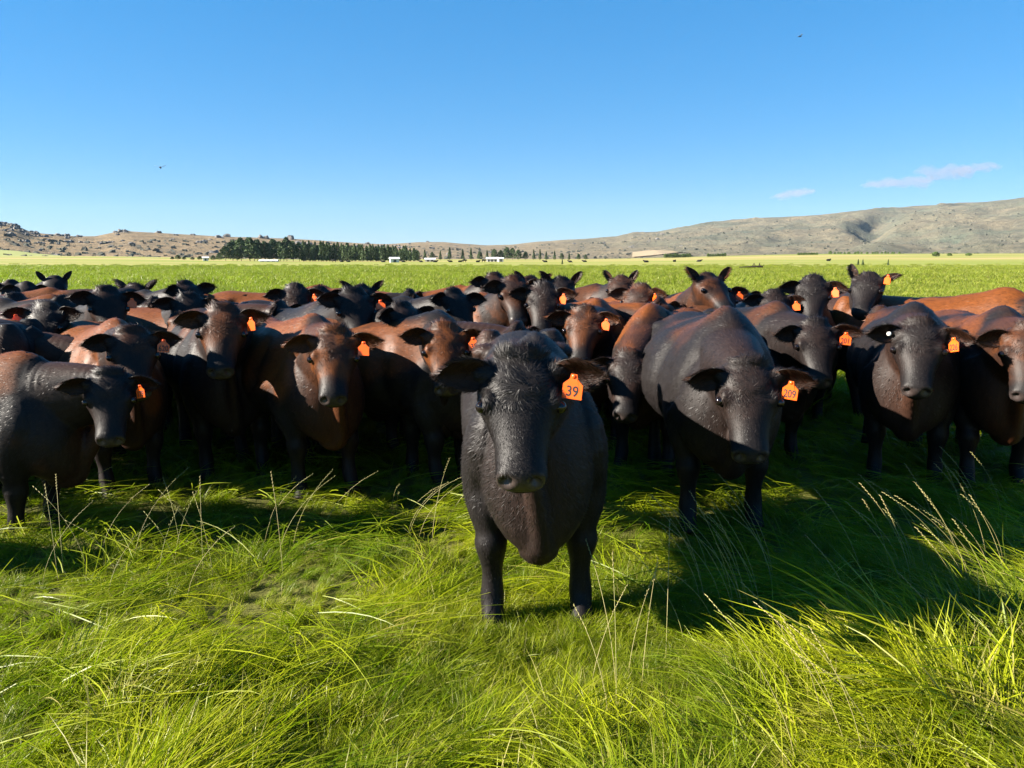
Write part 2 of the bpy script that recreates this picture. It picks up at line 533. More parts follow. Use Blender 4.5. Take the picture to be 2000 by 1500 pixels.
    cen = np.stack([np.zeros(n), V[:, 1], np.full(n, .9)], -1)
    nb = V - cen; nb /= np.linalg.norm(nb, axis=1)[:, None] + 1e-6
    V = V + nb * (bodym * (.012 * nz(V * 1.6, sp['seed'], 2) + .0012 * np.sin(V[:, 1] * 2 * math.pi / .11 + V[:, 2] * 3) * sstep(.25, .4, V[:, 1]) * (1 - sstep(.75, .95, V[:, 1]))))[:, None]
    ax_ = np.abs(V[:, 0]); sd_ = np.sign(V[:, 0])
    grv = .026 * np.exp(-((V[:, 1] - .30 - .10 * (V[:, 2] - .8)) / .055) ** 2) * sstep(.55, .70, V[:, 2]) * (1 - sstep(1.02, 1.18, V[:, 2]))      # behind the shoulder
    grv += .022 * np.exp(-((V[:, 1] + .10 + .30 * (V[:, 2] - .9)) / .05) ** 2) * sstep(.62, .74, V[:, 2]) * (1 - sstep(1.0, 1.12, V[:, 2]))       # before it
    grv += .034 * np.exp(-((V[:, 1] - .93) / .09) ** 2 - ((V[:, 2] - 1.02) / .09) ** 2)                                                            # hollow of the flank
    grv += .018 * np.exp(-((V[:, 1] - 1.0) / .06) ** 2) * sstep(.55, .65, V[:, 2]) * (1 - sstep(.80, .92, V[:, 2]))                              # before the thigh
    grv *= sstep(.10, .18, ax_) * (hl[:, 1] < -.1)
    V[:, 0] -= sd_ * grv
    if len(V) > 9000:
        # thin out the trunk, keep the head fine
        keep = np.clip(inhead + .6 * sstep(-.35, -.05, hl[:, 1]) * (np.abs(hl[:, 0]) < .3) * (hl[:, 2] > -.4), 0, 1)
        me = mesh_np('raw', V, Fq, True); ob = bpy.data.objects.new('raw', me); COL.objects.link(ob)
        vg = ob.vertex_groups.new(name='w')
        for lo in range(5):
            ids = np.nonzero((keep * 5).astype(int).clip(0, 4) == lo)[0]
            vg.add(ids.tolist(), 1 - lo * .25, 'REPLACE')
        md = ob.modifiers.new('d', 'DECIMATE'); md.ratio = max(.30, min(1.0, sp['budget'] / (2.0 * len(V)))); md.vertex_group = 'w'; md.vertex_group_factor = 3.0
        dg = bpy.context.evaluated_depsgraph_get(); ev = ob.evaluated_get(dg); m2 = ev.to_mesh()
        n = len(m2.vertices); V = np.empty(n * 3, np.float32); m2.vertices.foreach_get('co', V); V = V.reshape(-1, 3).astype(float)
        m2.calc_loop_triangles(); L = np.empty(len(m2.loop_triangles) * 3, np.int32); m2.loop_triangles.foreach_get('vertices', L); Fq = [L.reshape(-1, 3)]
        ev.to_mesh_clear(); bpy.data.objects.remove(ob); bpy.data.meshes.remove(me)
        hl = ((V - Pl) @ H.T) / HS
        inhead = sstep(-.12, -.02, hl[:, 1]) * (np.abs(hl[:, 0]) < .16) * (hl[:, 2] > -.28) * (hl[:, 1] < .6) * (hl[:, 2] < .12)
    # the two ears, welded on as finished leaves
    eb = MB(); fl = []
    for s in (-1, 1):
        er, root, ax, wd, nrm = ear_rings(s, sp['droop'][0 if s > 0 else 1], sp.get('efwd', .75), ew=sp.get('ew', 1.0))
        K = er.shape[1]; ph = np.linspace(0, 2 * math.pi, K, endpoint=False)
        tt_ = np.linspace(0, 1, len(er))[:, None]
        inn = (np.sin(ph)[None] > .2) * sstep(.12, .3, tt_) * (1 - sstep(.72, .95, tt_))
        fl.append(np.concatenate([inn.ravel(), [0, 0]]))
        eb.loft((er * HS) @ H + Pl if s > 0 else ((er * HS) @ H + Pl)[:, ::-1])
        if s < 0: fl[-1][:-2] = inn[:, ::-1].ravel()
    EV, EF = eb.arrays()
    half = len(EV) // 2
    for q in range(len(EF)):                                            # outward winding for both leaves
        f = EF[q]
        for hi in (False, True):
            m_ = (f[:, 0] >= half) == hi
            tri = np.concatenate([g_[(g_[:, 0] >= half) == hi][:, :3] for g_ in EF] + [g_[(g_[:, 0] >= half) == hi][:, [0, 2, 3]] for g_ in EF if g_.shape[1] == 4])
            if q == 0:
                cc = EV[half if hi else 0:(len(EV) if hi else half)].mean(0)
                A_, B_, C_ = EV[tri[:, 0]] - cc, EV[tri[:, 1]] - cc, EV[tri[:, 2]] - cc
                flip = np.einsum('ij,ij->i', A_, np.cross(B_, C_)).sum() < 0
                if flip:
                    for w_ in range(len(EF)):
                        mm = (EF[w_][:, 0] >= half) == hi
                        EF[w_][mm] = EF[w_][mm][:, ::-1]
    n0 = n; n = n0 + len(EV)
    V = np.concatenate([V, EV])
    byk = {f.shape[1]: f for f in Fq}
    for f in EF:
        k_ = f.shape[1]; byk[k_] = np.concatenate([byk[k_], f + n0]) if k_ in byk else f + n0
    Fq = [byk[k_] for k_ in sorted(byk)]
    hl = ((V - Pl) @ H.T) / HS
    inhead = np.concatenate([inhead, np.zeros(len(EV))])
    ein = np.concatenate([np.zeros(n0), np.concatenate(fl)]); eout = np.concatenate([np.zeros(n0), np.ones(len(EV))])
    me = mesh_np('cow_body', V, Fq, True)
    # colour attributes: sun-bleached brown, bare nose, ear hollow
    br = sp['brown']
    flank = sstep(.55, 1.05, V[:, 2]) * sstep(-.30, .1, V[:, 1])
    pat = .5 + .5 * nz(V * np.array([1.4, 1.0, 1.0]), sp['seed'] + 31, 3)
    lo_ = .78 - .42 * br
    tint = min(1.0, br * 1.15 + .1) * sstep(lo_, lo_ + .22, flank * .40 + pat * .62)
    face = sp.get('face', br * .45)
    hd = sstep(-.10, .0, hl[:, 1]) * (np.abs(hl[:, 0]) < .4) * (hl[:, 2] > -.30)
    ftint = face * (.35 + .65 * sstep(.3, .7, .5 + .5 * nz(hl * 5, sp['seed'] + 3, 2))) * (1 - sstep(.30, .45, hl[:, 1]))
    tint = tint * (1 - hd) + ftint * hd
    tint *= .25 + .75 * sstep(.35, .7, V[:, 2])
    chest = np.exp(-((V[:, 0]) / .2) ** 2) * (1 - sstep(-.25, -.02, V[:, 1])) * (1 - hd)
    tint = np.maximum(tint, sp.get('chest', br * .35) * chest * (.4 + .6 * pat))
    tint = np.clip(tint + .02, 0, 1)
    muz = inhead * sstep(.470, .495, hl[:, 1]) * sstep(-.120, -.100, hl[:, 2]) * (1 - sstep(-.028, -.010, hl[:, 2] + .0))
    fattr(me, 'tint', tint * (1 - .5 * np.clip(eout, 0, 1)))
    fattr(me, 'muz', muz)
    fattr(me, 'earin', np.clip(ein, 0, 1) * .5)
    return me, V, Fq, H, hl, tint, muz, np.clip(eout, 0, 1)

def coat_mesh(V, Fq, H, Pl, hl, tint, muz, ear, nh, far, seed):
    """short hairs, one thin blade each, lying along the lie of the coat"""
    g = np.random.default_rng(seed)
    tris = [f if f.shape[1] == 3 else np.concatenate([f[:, :3], f[:, [0, 2, 3]]]) for f in Fq]
    T = np.concatenate(tris)
    a, b, c = V[T[:, 0]], V[T[:, 1]], V[T[:, 2]]
    N = np.cross(b - a, c - a); A = np.linalg.norm(N, axis=1); Nn = N / (A[:, None] + 1e-12)
    hlc = hl[T].mean(1)
    inh = (hlc[:, 1] > -.08) & (np.abs(hlc[:, 0]) < .35) & (hlc[:, 2] > -.28)
    W = A * np.where(inh, 5.0, 1.0) * (1 - .97 * muz[T].mean(1))
    W *= (V[T].mean(1)[:, 2] > .10) * (1 + 2.0 * ear[T[:, 0]])
    for sd in (-1, 1):
        W *= 1 - .97 * np.exp(-(((hlc - np.array([sd * .147, .190, .006])) / np.array([.055, .048, .040])) ** 2).sum(1))
    W /= W.sum()
    k = g.choice(len(T), nh, p=W)
    r1, r2 = g.random(nh), g.random(nh)
    sw = r1 + r2 > 1; r1[sw] = 1 - r1[sw]; r2[sw] = 1 - r2[sw]
    P = a[k] + r1[:, None] * (b[k] - a[k]) + r2[:, None] * (c[k] - a[k])
    n = Nn[k]; q = hlc[k]; ih = inh[k]; er = ear[T[:, 0]][k] > .5
    flow = np.stack([np.zeros(nh), np.full(nh, 1.0), np.full(nh, -.75)], -1)
    leg = P[:, 2] < .55
    flow[leg] = [0, .1, -1]
    # on the face the hair turns out of a whorl above the eyes
    fl_h = np.stack([q[:, 0] * 7, (q[:, 1] - .15) * 9, np.zeros(nh)], -1)
    low = q[:, 1] > .30
    fl_h[low] = np.stack([q[low, 0] * 3, np.full(low.sum(), .8), -.4 * np.ones(low.sum())], -1)
    swirl = np.stack([-(q[:, 1] - .15) * 5, q[:, 0] * 5, np.zeros(nh)], -1)
    fl_h = fl_h + swirl * .8
    fl_h /= np.linalg.norm(fl_h, axis=1)[:, None] + .15
    flow = np.where(ih[:, None], fl_h @ H, flow)
    outx = np.stack([np.sign(q[:, 0]), np.full(nh, -.1), np.full(nh, -.2)], -1) @ H
    flow = np.where(er[:, None], outx, flow)
    curl = np.stack([nz(P * 9, seed + k2, 2) for k2 in range(3)], -1)
    top = ih & (q[:, 1] < .22) & (q[:, 2] > .0) & ~er
    flow = flow + curl * np.where(top, .9, np.where(ih, .35, .22))[:, None] + g.normal(size=(nh, 3)) * .16
    flow -= n * (flow * n).sum(1)[:, None]
    flow /= np.linalg.norm(flow, axis=1)[:, None] + 1e-6
    Ln = np.where(top, .026, np.where(er, .030, np.where(ih, .015, np.where(leg, .016, .028)))) * g.uniform(.6, 1.35, nh)
    pollt = ih & (q[:, 1] < .05) & ~er & (q[:, 2] > -.05)
    Ln = np.where(pollt, Ln * 1.35, Ln)
    lift = np.where(er, .40, np.where(top, .30, .18)) * g.uniform(.5, 1.5, nh)
    side = np.cross(n, flow)
    w = np.where(ih, .0011, .0017) * g.uniform(.7, 1.4, nh) * far
    Ln *= far ** .35
    base = P - n * .003
    tip = P + flow * Ln[:, None] + n * (lift * Ln)[:, None]
    Vh = np.stack([base - side * w[:, None], base + side * w[:, None], tip], 1).reshape(-1, 3)
    Fh = np.arange(nh * 3).reshape(-1, 3)
    me = mesh_np('cow_coat', Vh, Fh, False)
    fattr(me, 'tint', np.repeat((tint[T[:, 0]][k] + .22 * er) * g.uniform(.6, 1.4, nh), 3))
    fattr(me, 'rnd', np.repeat(g.random(nh), 3))
    sn = n + side * g.normal(0, .26, nh)[:, None] + flow * g.normal(0, .12, nh)[:, None]
    sn /= np.linalg.norm(sn, axis=1)[:, None]
    fattr(me, 'sn', np.repeat(sn, 3, 0), 'FLOAT_VECTOR')
    return me

_mb = MB(); _mb.ell([0, 0, 0], [.0225, .0225, .0225], None, 16, 12)
ME_EYE = _mb.mesh('eye'); ME_EYE.materials.append(M_EYE)

def tag_plate():
    """five-sided tag with a neck, gently bent, in its own plane (x right, z up, front -y)"""
    pts = [(-.036, -.078), (.036, -.078), (.036, -.028), (.013, -.008), (.011, .008), (-.011, .008), (-.013, -.008), (-.036, -.028)]
    mb = MB(); P = np.array(pts); n = len(P); th = .0018
    def bend(x, z, d): return [x, d + 0.0, z]
    F_ = [bend(x, z, -th) for x, z in P] + [bend(x, z, th) for x, z in P]
    V = np.array(F_)
    me = bpy.data.meshes.new('tag')
    faces = [tuple(range(n - 1, -1, -1))[::-1], tuple(range(2 * n - 1, n - 1, -1))] + [(i, i + n, (i + 1) % n + n, (i + 1) % n) for i in range(n)]
    import bmesh
    bm = bmesh.new()
    vs = [bm.verts.new(v) for v in V]
    for f in faces: bm.faces.new([vs[i] for i in f])
    bmesh.ops.triangulate(bm, faces=bm.faces[:])
    bmesh.ops.subdivide_edges(bm, edges=bm.edges[:], cuts=1, use_grid_fill=True)
    for v in bm.verts:
        side = -th if v.co.y < 0.0 else th
        v.co.y = side
    bmesh.ops.recalc_face_normals(bm, faces=bm.faces[:])
    bm.to_mesh(me); bm.free()
    me.materials.append(M_TAG)
    return me
ME_TAG = tag_plate()
_mb = MB(); _mb.ell([0, 0, 0], [.008, .004, .008], None, 10, 6); ME_STUD = _mb.mesh('stud'); ME_STUD.materials.append(M_TAG)
_mb = MB(); _mb.ell([0, 0, 0], [.014, .006, .014], None, 12, 8); ME_BUTTON = _mb.mesh('button'); ME_BUTTON.materials.append(M_STUD)

def number_mesh(txt):
    cu = bpy.data.curves.new('num', 'FONT'); cu.body = txt; cu.size = .046; cu.align_x = 'CENTER'; cu.align_y = 'CENTER'; cu.offset = .0009
    o = bpy.data.objects.new('num', cu); COL.objects.link(o)
    me = bpy.data.meshes.new_from_object(o.evaluated_get(bpy.context.evaluated_depsgraph_get()))
    bpy.data.objects.remove(o); bpy.data.curves.remove(cu)
    n = len(me.vertices); V = np.empty(n * 3, np.float32); me.vertices.foreach_get('co', V); V = V.reshape(-1, 3)
    x = V[:, 0] * (.85 if len(txt) > 2 else 1.0); z = V[:, 1] * 1.1 - .053
    y = 0.0 * x - .0018 - .0006
    me.vertices.foreach_set('co', np.stack([x, y, z], -1).astype(np.float32).ravel()); me.update()
    me.materials.clear(); me.materials.append(M_INK)
    return me

def make_cow(label, u, v, D, th=0., ph=0., al=58., nv=None, s=1.04, brown=.25, tagn=None, hair=0, seed=None, group='herd of black and brown cattle', **kw):
    """u, v, D: where the poll of the head is; th body heading, ph head heading (degrees, 0 = to the camera, + = image right)"""
    va = math.atan((u - 1000) / FPX) if -200 < u < 2200 else 0.0
    th, ph, al = R(th) - va, R(ph) - va, R(al - 11); s = s * .96
    P = at(u, v, D)
    psi = (ph - th + math.pi) % (2 * math.pi) - math.pi
    nu = R(nv) if nv is not None else max(-R(65), min(R(65), .55 * psi))
    zp = max(.70, min(1.50, P[2] / s - .03))
    r = math.sqrt(max(.20 ** 2, kw.get('nl', NECK_L) ** 2 - (zp - B0[2]) ** 2))
    Pl = B0 + np.array([math.sin(nu) * r, -math.cos(nu) * r, zp - B0[2]])
    c, sn = math.cos(th), math.sin(th)
    off = s * np.array([c * Pl[0] - sn * Pl[1], sn * Pl[0] + c * Pl[1]])
    root = empty('cow', (P[0] - off[0], P[1] - off[1], 0.0), th, s)
    tag(root, label, 'cow', group)
    seed = seed if seed is not None else int(u * 7 + v * 3) % 9973
    g = np.random.default_rng(seed)
    sp = dict(psi=psi, alpha=al, Pl=Pl, seed=seed, brown=brown, droop=kw.get('droop', (g.uniform(-.05, .25), g.uniform(-.05, .25))),
              legs=kw.get('legs', [(g.uniform(-.03, .03), g.uniform(-.12, .12)) for _ in range(4)]))
    for k_ in ('roll', 'face', 'chest', 'fold', 'fat', 'efwd', 'ew'):
        if k_ in kw: sp[k_] = kw[k_]
    voxel = max(.0095, min(.0245, .0032 * D)) if D < 9.5 else .027
    sp['budget'] = 70000 if D < 3.3 else 42000 if D < 4.3 else 30000 if D < 5.7 else 22000 if D < 7.1 else 15000
    me, V, Fq, H, hl, tint, muz, ear = cow_mesh(sp, voxel)
    link('body', me, M_COAT, root)
    for sd in (-1, 1):
        e = link('eye', ME_EYE, None, root)
        e.location = Pl + (np.array([sd * (.1385 if voxel < .013 else .1390), .197, -.002]) * HS) @ H
    if not hair and D < 9.9: hair = int(23000 - 1300 * D)
    if hair:
        link('coat', coat_mesh(V, Fq, H, Pl, hl, tint, muz, ear, hair, max(1, D / 4.2), seed), M_HAIR, root)
    if tagn is not None:
        side = kw.get('tside', -1)
        _, eroot, ax, wd, nrm = ear_rings(side, sp['droop'][0 if side > 0 else 1], sp.get('efwd', .75), ew=sp.get('ew', 1.0))
        pos = Pl + ((eroot + ax * .118 + nrm * .046) * HS) @ H
        t = link('ear_tag', ME_TAG, None, root); t.scale = (1.02, 1.02, 1.02)
        t.location = pos
        # hangs straight down, its face turned with the ear
        nw = nrm @ H; yaw = math.atan2(nw[0], -nw[1]) + R(kw.get('tyaw', 0))
        t.rotation_euler = Euler((R(kw.get('tpitch', -6)), R(kw.get('troll', g.uniform(-14, 14))), yaw + g.uniform(-.3, .3)), 'XYZ')
        k = link('stud', ME_STUD, None, t); k.location = (0, -.003, 0)
        if tagn:
            link('tag_number', number_mesh(tagn), None, t)
    if kw.get('button'):
        _, eroot, ax, wd, nrm = ear_rings(1, sp['droop'][0], sp.get('efwd', .75), ew=sp.get('ew', 1.0))
        o = link('button_tag', ME_BUTTON, None, root)
        o.location = Pl + ((eroot + ax * .09 + nrm * .024) * HS) @ H
        o.rotation_euler = (0, 0, psi)
    return root

# ------------------------------------------------------------------ ground and hills
HOR = 505.5                                            # photo row of the level horizon

def gz(x, y):
    """height of the ground"""
    x = np.asarray(x, float); y = np.asarray(y, float)
    r = np.hypot(x, y)
    near = 1 - sstep(60, 160, r)
    z = .030 * np.sin(x * 2.1 + 1.3) * np.sin(y * 1.7 + .4) + .018 * np.sin(x * 4.7 + y * 3.1) + .012 * np.sin(y * 6.3 - x * 2.2)
    az = np.arctan2(x, np.maximum(y, 1e-6))
    rise = sstep(170, 800, r) * (1.0 + 5.0 * sstep(.05, .40, az) + 3.0 * sstep(-.25, -.50, az))
    return z * near + rise - .02 * (1 - near)

def field_material():
    t = NT('pasture')
    pos = t.pos()
    sep = t.n('ShaderNodeSeparateXYZ'); t.l(pos, sep.inputs[0])
    ln = t.n('ShaderNodeVectorMath', operation='LENGTH'); t.l(pos, ln.inputs[0])
    n1 = t.noise(.9, 5, .65, vec=pos)
    n2 = t.noise(.06, 4, .6, vec=pos, stretch=(.35, 1.0, 1.0))
    n3 = t.noise(.012, 3, .5, vec=pos, stretch=(.25, 1.4, 1.0))
    near = t.mix(n1, (.030, .030, .008), (.085, .085, .012))
    mid = t.mix(n1, (.090, .125, .012), (.215, .240, .035))
    mr = t.n('ShaderNodeMapRange'); mr.inputs['From Min'].default_value = 12; mr.inputs['From Max'].default_value = 45
    t.l(ln.outputs['Value'], mr.inputs['Value'])
    c = t.mix(mr.outputs[0], near, mid)
    patch = t.ramp(n2, [(.38, 0), (.62, 1)])
    c = t.mix(t.math('MULTIPLY', patch, .55), c, (.215, .220, .050))
    band = t.ramp(n3, [(.42, 0), (.58, 1)])
    mr2 = t.n('ShaderNodeMapRange'); mr2.inputs['From Min'].default_value = 70; mr2.inputs['From Max'].default_value = 420
    t.l(ln.outputs['Value'], mr2.inputs['Value'])
    far = t.mix(band, (.165, .190, .035), (.300, .235, .090))
    c = t.mix(t.math('MULTIPLY', mr2.outputs[0], t.math('ADD', t.math('MULTIPLY', band, .6), .4)), c, far)
    t.l(c, t.bsdf.inputs['Base Color'])
    t.set(Roughness=.9); t.bsdf.inputs['Specular IOR Level'].default_value = .15
    t.bump(t.noise(3.0, 6, .7, vec=pos), .5, .08)
    return t.m

def polar_sheet(name, az0, az1, na, radii, zf):
    az = np.linspace(az0, az1, na)
    A, Rr = np.meshgrid(az, radii)
    X, Y = np.sin(A) * Rr, np.cos(A) * Rr
    Z = zf(X, Y, A, Rr)
    V = np.stack([X, Y, Z], -1).reshape(-1, 3)
    i = np.arange(len(radii) - 1)[:, None] * na; j = np.arange(na - 1)[None]
    Q = np.stack([i + j, i + j + 1, i + na + j + 1, i + na + j], -1).reshape(-1, 4)[:, ::-1]
    return mesh_np(name, V, Q, True)

_rad = np.concatenate([np.linspace(.3, 14, 90), np.geomspace(14.3, 5250, 66)])
ground = link('ground', polar_sheet('ground', -math.pi, math.pi, 241, _rad, lambda X, Y, A, Rr: gz(X, Y) - .01), field_material())
tag(ground, 'wide flat green pasture reaching to the hills', kind='structure')

# ridge line read off as photo column -> row
RIDGE = np.array([[-900, 405], [-300, 424], [0, 438], [22, 439], [50, 443], [75, 454], [100, 458], [130, 460], [160, 463], [200, 463], [235, 456], [262, 453.5], [290, 455],
                  [330, 457], [380, 460], [430, 463], [500, 465], [560, 467], [620, 470], [700, 476], [760, 478], [820, 474], [870, 474], [905, 477], [950, 480],
                  [1000, 479], [1050, 473], [1100, 470], [1150, 467], [1200, 463], [1235, 456], [1280, 454], [1330, 445], [1370, 438], [1420, 432], [1480, 428],
                  [1550, 426], [1600, 421], [1650, 416], [1700, 411], [1760, 407], [1800, 405], [1850, 401], [1900, 398], [1950, 394], [2000, 386], [2100, 376], [2400, 360], [3000, 350]], float)

def fract(P, seed, octv=5):
    out = np.empty(len(P))
    for k, p in enumerate(P):
        out[k] = mnoise.fractal(Vector((p[0] + seed * 13.7, p[1] - seed * 7.1, p[2])), 1.0, 2.0, octv)
    return out

NA, NR = 620, 84
_az = np.linspace(-.95, .95, NA)
_u = np.tan(_az) * FPX + 1000
_ridge = (HOR - np.interp(_u, RIDGE[:, 0], RIDGE[:, 1])) / FPX               # tangent of the ridge's elevation
_R0 = np.interp(_az, [-.95, -.35, -.1, .1, .3, .95], [620, 640, 800, 980, 1050, 1000])
_R1 = np.interp(_az, [-.95, -.45, -.25, 0, .15, .3, .5, .95], [950, 1050, 1300, 2100, 2600, 3000, 3200, 3200])
_t = np.concatenate([np.linspace(0, 1, 66), 1 + np.linspace(.03, .6, NR - 66)])
TT, AA = np.meshgrid(_t, _az, indexing='ij')
RR = _R0[None] + (_R1 - _R0)[None] * TT
XX, YY = np.sin(AA) * RR, np.cos(AA) * RR
P3 = np.stack([XX, YY, np.zeros_like(XX)], -1).reshape(-1, 3)
n_big = fract(P3 / 420.0, 1, 4).reshape(XX.shape)
n_sml = fract(P3 / 90.0, 2, 4).reshape(XX.shape)
base_z = gz(np.sin(_az) * _R0, np.cos(_az) * _R0)
ridge_z = CAM_H + _ridge * _R1 * np.cos(_az)
prof = np.where(TT <= 1, .62 * TT ** 1.25 + .38 * sstep(0, 1, TT), 1 - .35 * (TT - 1) ** 1.0 * 2)
ZZ = base_z[None] - 2.0 + (ridge_z - base_z + 2.0)[None] * prof
amp = (ridge_z - base_z)[None]
damp = np.clip(np.minimum(TT / .12, (np.abs(1 - TT)) / .10), 0, 1)
gully = -np.abs(n_big)
ZZ = ZZ + damp * (amp * (.22 * gully + .03) + n_sml * amp * .035) + (n_sml * amp * .012) * (TT > .05)
# the stream gorge cut into the right-hand range
gu = 1690 + 60 * (TT - .5) + 12 * n_sml
gorge = np.exp(-((np.tan(AA) * FPX + 1000 - gu) / 34) ** 2) * sstep(.25, .5, TT) * (1 - sstep(.70, .92, TT))
ZZ -= gorge * 40
V = np.stack([XX, YY, ZZ], -1).reshape(-1, 3)
i = np.arange(NR - 1)[:, None] * NA; j = np.arange(NA - 1)[None]
Q = np.stack([i + j, i + NA + j, i + NA + j + 1, i + j + 1], -1).reshape(-1, 4)

def hill_material():
    t = NT('hill_tussock')
    pos = t.pos()
    sep = t.n('ShaderNodeSeparateXYZ'); t.l(pos, sep.inputs[0])
    n1 = t.noise(.006, 5, .6, vec=pos)
    n2 = t.noise(.035, 6, .7, vec=pos)
    n3 = t.noise(.11, 4, .7, vec=pos)
    tan_ = t.mix(n1, (.215, .150, .080), (.270, .205, .125))
    grn = t.mix(n1, (.062, .086, .058), (.130, .132, .102))
    # the right-hand range is greener and greyer
    mr = t.n('ShaderNodeMapRange'); mr.inputs['From Min'].default_value = -250; mr.inputs['From Max'].default_value = 450
    t.l(sep.outputs['X'], mr.inputs['Value'])
    side = t.math('MULTIPLY', mr.outputs[0], t.ramp(n1, [(.30, 1), (.72, .35)]))
    c = t.mix(side, tan_, grn)
    c = t.mix(t.ramp(n2, [(.44, 0), (.60, .55)]), c, (.085, .075, .055))
    c = t.mix(t.ramp(n3, [(.55, 0), (.66, .75)]), c, (.050, .055, .045))
    t.l(c, t.bsdf.inputs['Base Color'])
    t.set(Roughness=.95); t.bsdf.inputs['Specular IOR Level'].default_value = .1
    t.bump(t.noise(.05, 8, .72, vec=pos), 1.0, 12.0)
    return t.m
M_HILL = hill_material()
hills = link('hills', mesh_np('hills', V, Q, True), M_HILL)
tag(hills, 'dry tussock hills with rock tors, rising into a long range at the right', kind='structure')

def hill_point(u, t):
    """point on the hills under photo column u, t = 0 at the foot, 1 on the ridge"""
    a = math.atan((u - 1000) / FPX)
    k = int(np.clip(np.searchsorted(_az, a), 1, NA - 2)); q = int(np.clip(np.searchsorted(_t, t), 1, NR - 2))
    return np.array([XX[q, k], YY[q, k], ZZ[q, k]])

# pale paddocks lying on the slopes, thin sheets that follow the hill
def paddock(name, label, us, ts, col):
    nu, nt = 24, 8
    Vp = []
    for q in np.linspace(0, 1, nt):
        for p in np.linspace(0, 1, nu):
            w = 1 + .25 * math.sin(3.1 * q + 2 * p)
            a = math.atan((us[0] + (us[1] - us[0]) * p - 1000) / FPX)
            tq = ts[0] + (ts[1] - ts[0]) * q * w * (.6 + .4 * math.sin(math.pi * p))
            k = np.interp(a, _az, np.arange(NA)); k0 = int(k); f = k - k0
            m = np.interp(tq, _t, np.arange(NR)); m0 = int(m); g = m - m0
            def bl(Z): return (Z[m0, k0] * (1 - f) + Z[m0, k0 + 1] * f) * (1 - g) + (Z[m0 + 1, k0] * (1 - f) + Z[m0 + 1, k0 + 1] * f) * g
            Vp.append([bl(XX), bl(YY), bl(ZZ) + 1.6])
    i = np.arange(nt - 1)[:, None] * nu; j = np.arange(nu - 1)[None]
    Qp = np.stack([i + j, i + j + 1, i + nu + j + 1, i + nu + j], -1).reshape(-1, 4)
    t = NT(name)
    t.l(t.mix(t.noise(.02, 4, .6, vec=t.pos()), tuple(c * .8 for c in col), col), t.bsdf.inputs['Base Color'])
    t.set(Roughness=.95)
    tag(link(name, mesh_np(name, Vp, Qp, True), t.m), label, kind='structure')
paddock('stubble_paddock', 'pale straw paddock on the lower slope right of centre', (1232, 1352), (.10, .22), (.30, .22, .12))
paddock('green_paddock', 'yellow green paddock at the foot of the left hills', (-60, 150), (.02, .26), (.20, .22, .035))

# ------------------------------------------------------------------ rock tors
def rock_mesh(seed):
    g = np.random.default_rng(seed)
    mb = MB()
    for _ in range(5):
        c = np.array([g.uniform(-.7, .7), g.uniform(-.5, .5), g.uniform(0, .35)])
        r = np.array([g.uniform(.35, .8), g.uniform(.3, .6), g.uniform(.3, .65)])
        a = g.uniform(0, 3.1)
        M = np.array([[math.cos(a), math.sin(a), 0], [-math.sin(a), math.cos(a), 0], [0, 0, 1]])
        mb.ell(c, r, M, 9, 6)
    V, F = mb.arrays()
    V = V + .13 * np.stack([nz(V * 1.1, seed + k, 2) for k in range(3)], -1)
    V[:, 2] = np.round(V[:, 2] * 5) / 5 * .4 + V[:, 2] * .6
    return mesh_np('rock', V, F, False)
def rock_mat():
    t = NT('schist')
    t.l(t.mix(t.noise(2.0, 5, .65), (.070, .066, .064), (.180, .165, .145)), t.bsdf.inputs['Base Color'])
    t.set(Roughness=.95)
    return t.m
M_ROCK = rock_mat()
ROCKS = [rock_mesh(70 + k) for k in range(6)]
for m in ROCKS: m.materials.append(M_ROCK)
_g = np.random.default_rng(5)
_big = []
for k in range(95):
    c = _g.choice(7, p=[.20, .22, .10, .14, .10, .12, .12])
    u, t_ = [(20, .93), (62, .78), (130, .90), (100, .55), (205, .62), (255, .97), (330, .70)][c]
    u += _g.normal(0, [16, 26, 22, 40, 24, 10, 70][c]); t_ = min(1.0, max(.12, t_ + _g.normal(0, [.05, .10, .06, .14, .10, .02, .18][c])))
    _big.append((u, t_, _g.uniform(1.8, 4.0) * (1.25 if t_ > .85 else 1)))
for k in range(60):
    u = _g.uniform(380, 1330); t_ = _g.uniform(.25, 1.0)
    _big.append((u, t_, _g.uniform(2.0, 4.2) * (1 + t_)))
for k, (u, t_, s_) in enumerate(_big):
    p = hill_point(u, t_)
    o = link('rock_outcrop', ROCKS[k % 6])
    o.location = p - np.array([0, 0, .15 * s_]); o.scale = (s_, s_, s_ * _g.uniform(.7, 1.3)); o.rotation_euler = (0, 0, _g.uniform(0, 6.28))
    tag(o, 'grey schist rock outcrop on the dry hillside', 'rock', 'rock tors on the hills')
# scrub and stones too small to count
mbs = MB()
for k in range(1500):
    u = _g.uniform(-200, 2200); t_ = _g.uniform(.03, .75) ** 1.3
    p = hill_point(u, t_); s_ = _g.uniform(.8, 2.2) * (1 + p[1] / 2500)
    V0 = np.array([[-1, -1, -.6], [1, -1, -.6], [1, 1, -.6], [-1, 1, -.6], [-.6, -.5, .7], [.6, -.6, .5], [.5, .6, .8], [-.6, .5, .5]]) + _g.normal(0, .22, (8, 3))
    mbs.add(p + V0 * s_, None, [[0, 3, 2, 1], [4, 5, 6, 7], [0, 1, 5, 4], [1, 2, 6, 5], [2, 3, 7, 6], [3, 0, 4, 7]])
_t2 = NT('hill_scrub')
_t2.l(_t2.mix(_t2.noise(.02, 2, .5, vec=_t2.pos()), (.030, .038, .020), (.085, .075, .055)), _t2.bsdf.inputs['Base Color']); _t2.set(Roughness=.95)
tag(link('hillside_scrub', mbs.mesh('scrub', False), _t2.m), 'scattered low scrub and stones over the hills', kind='stuff')

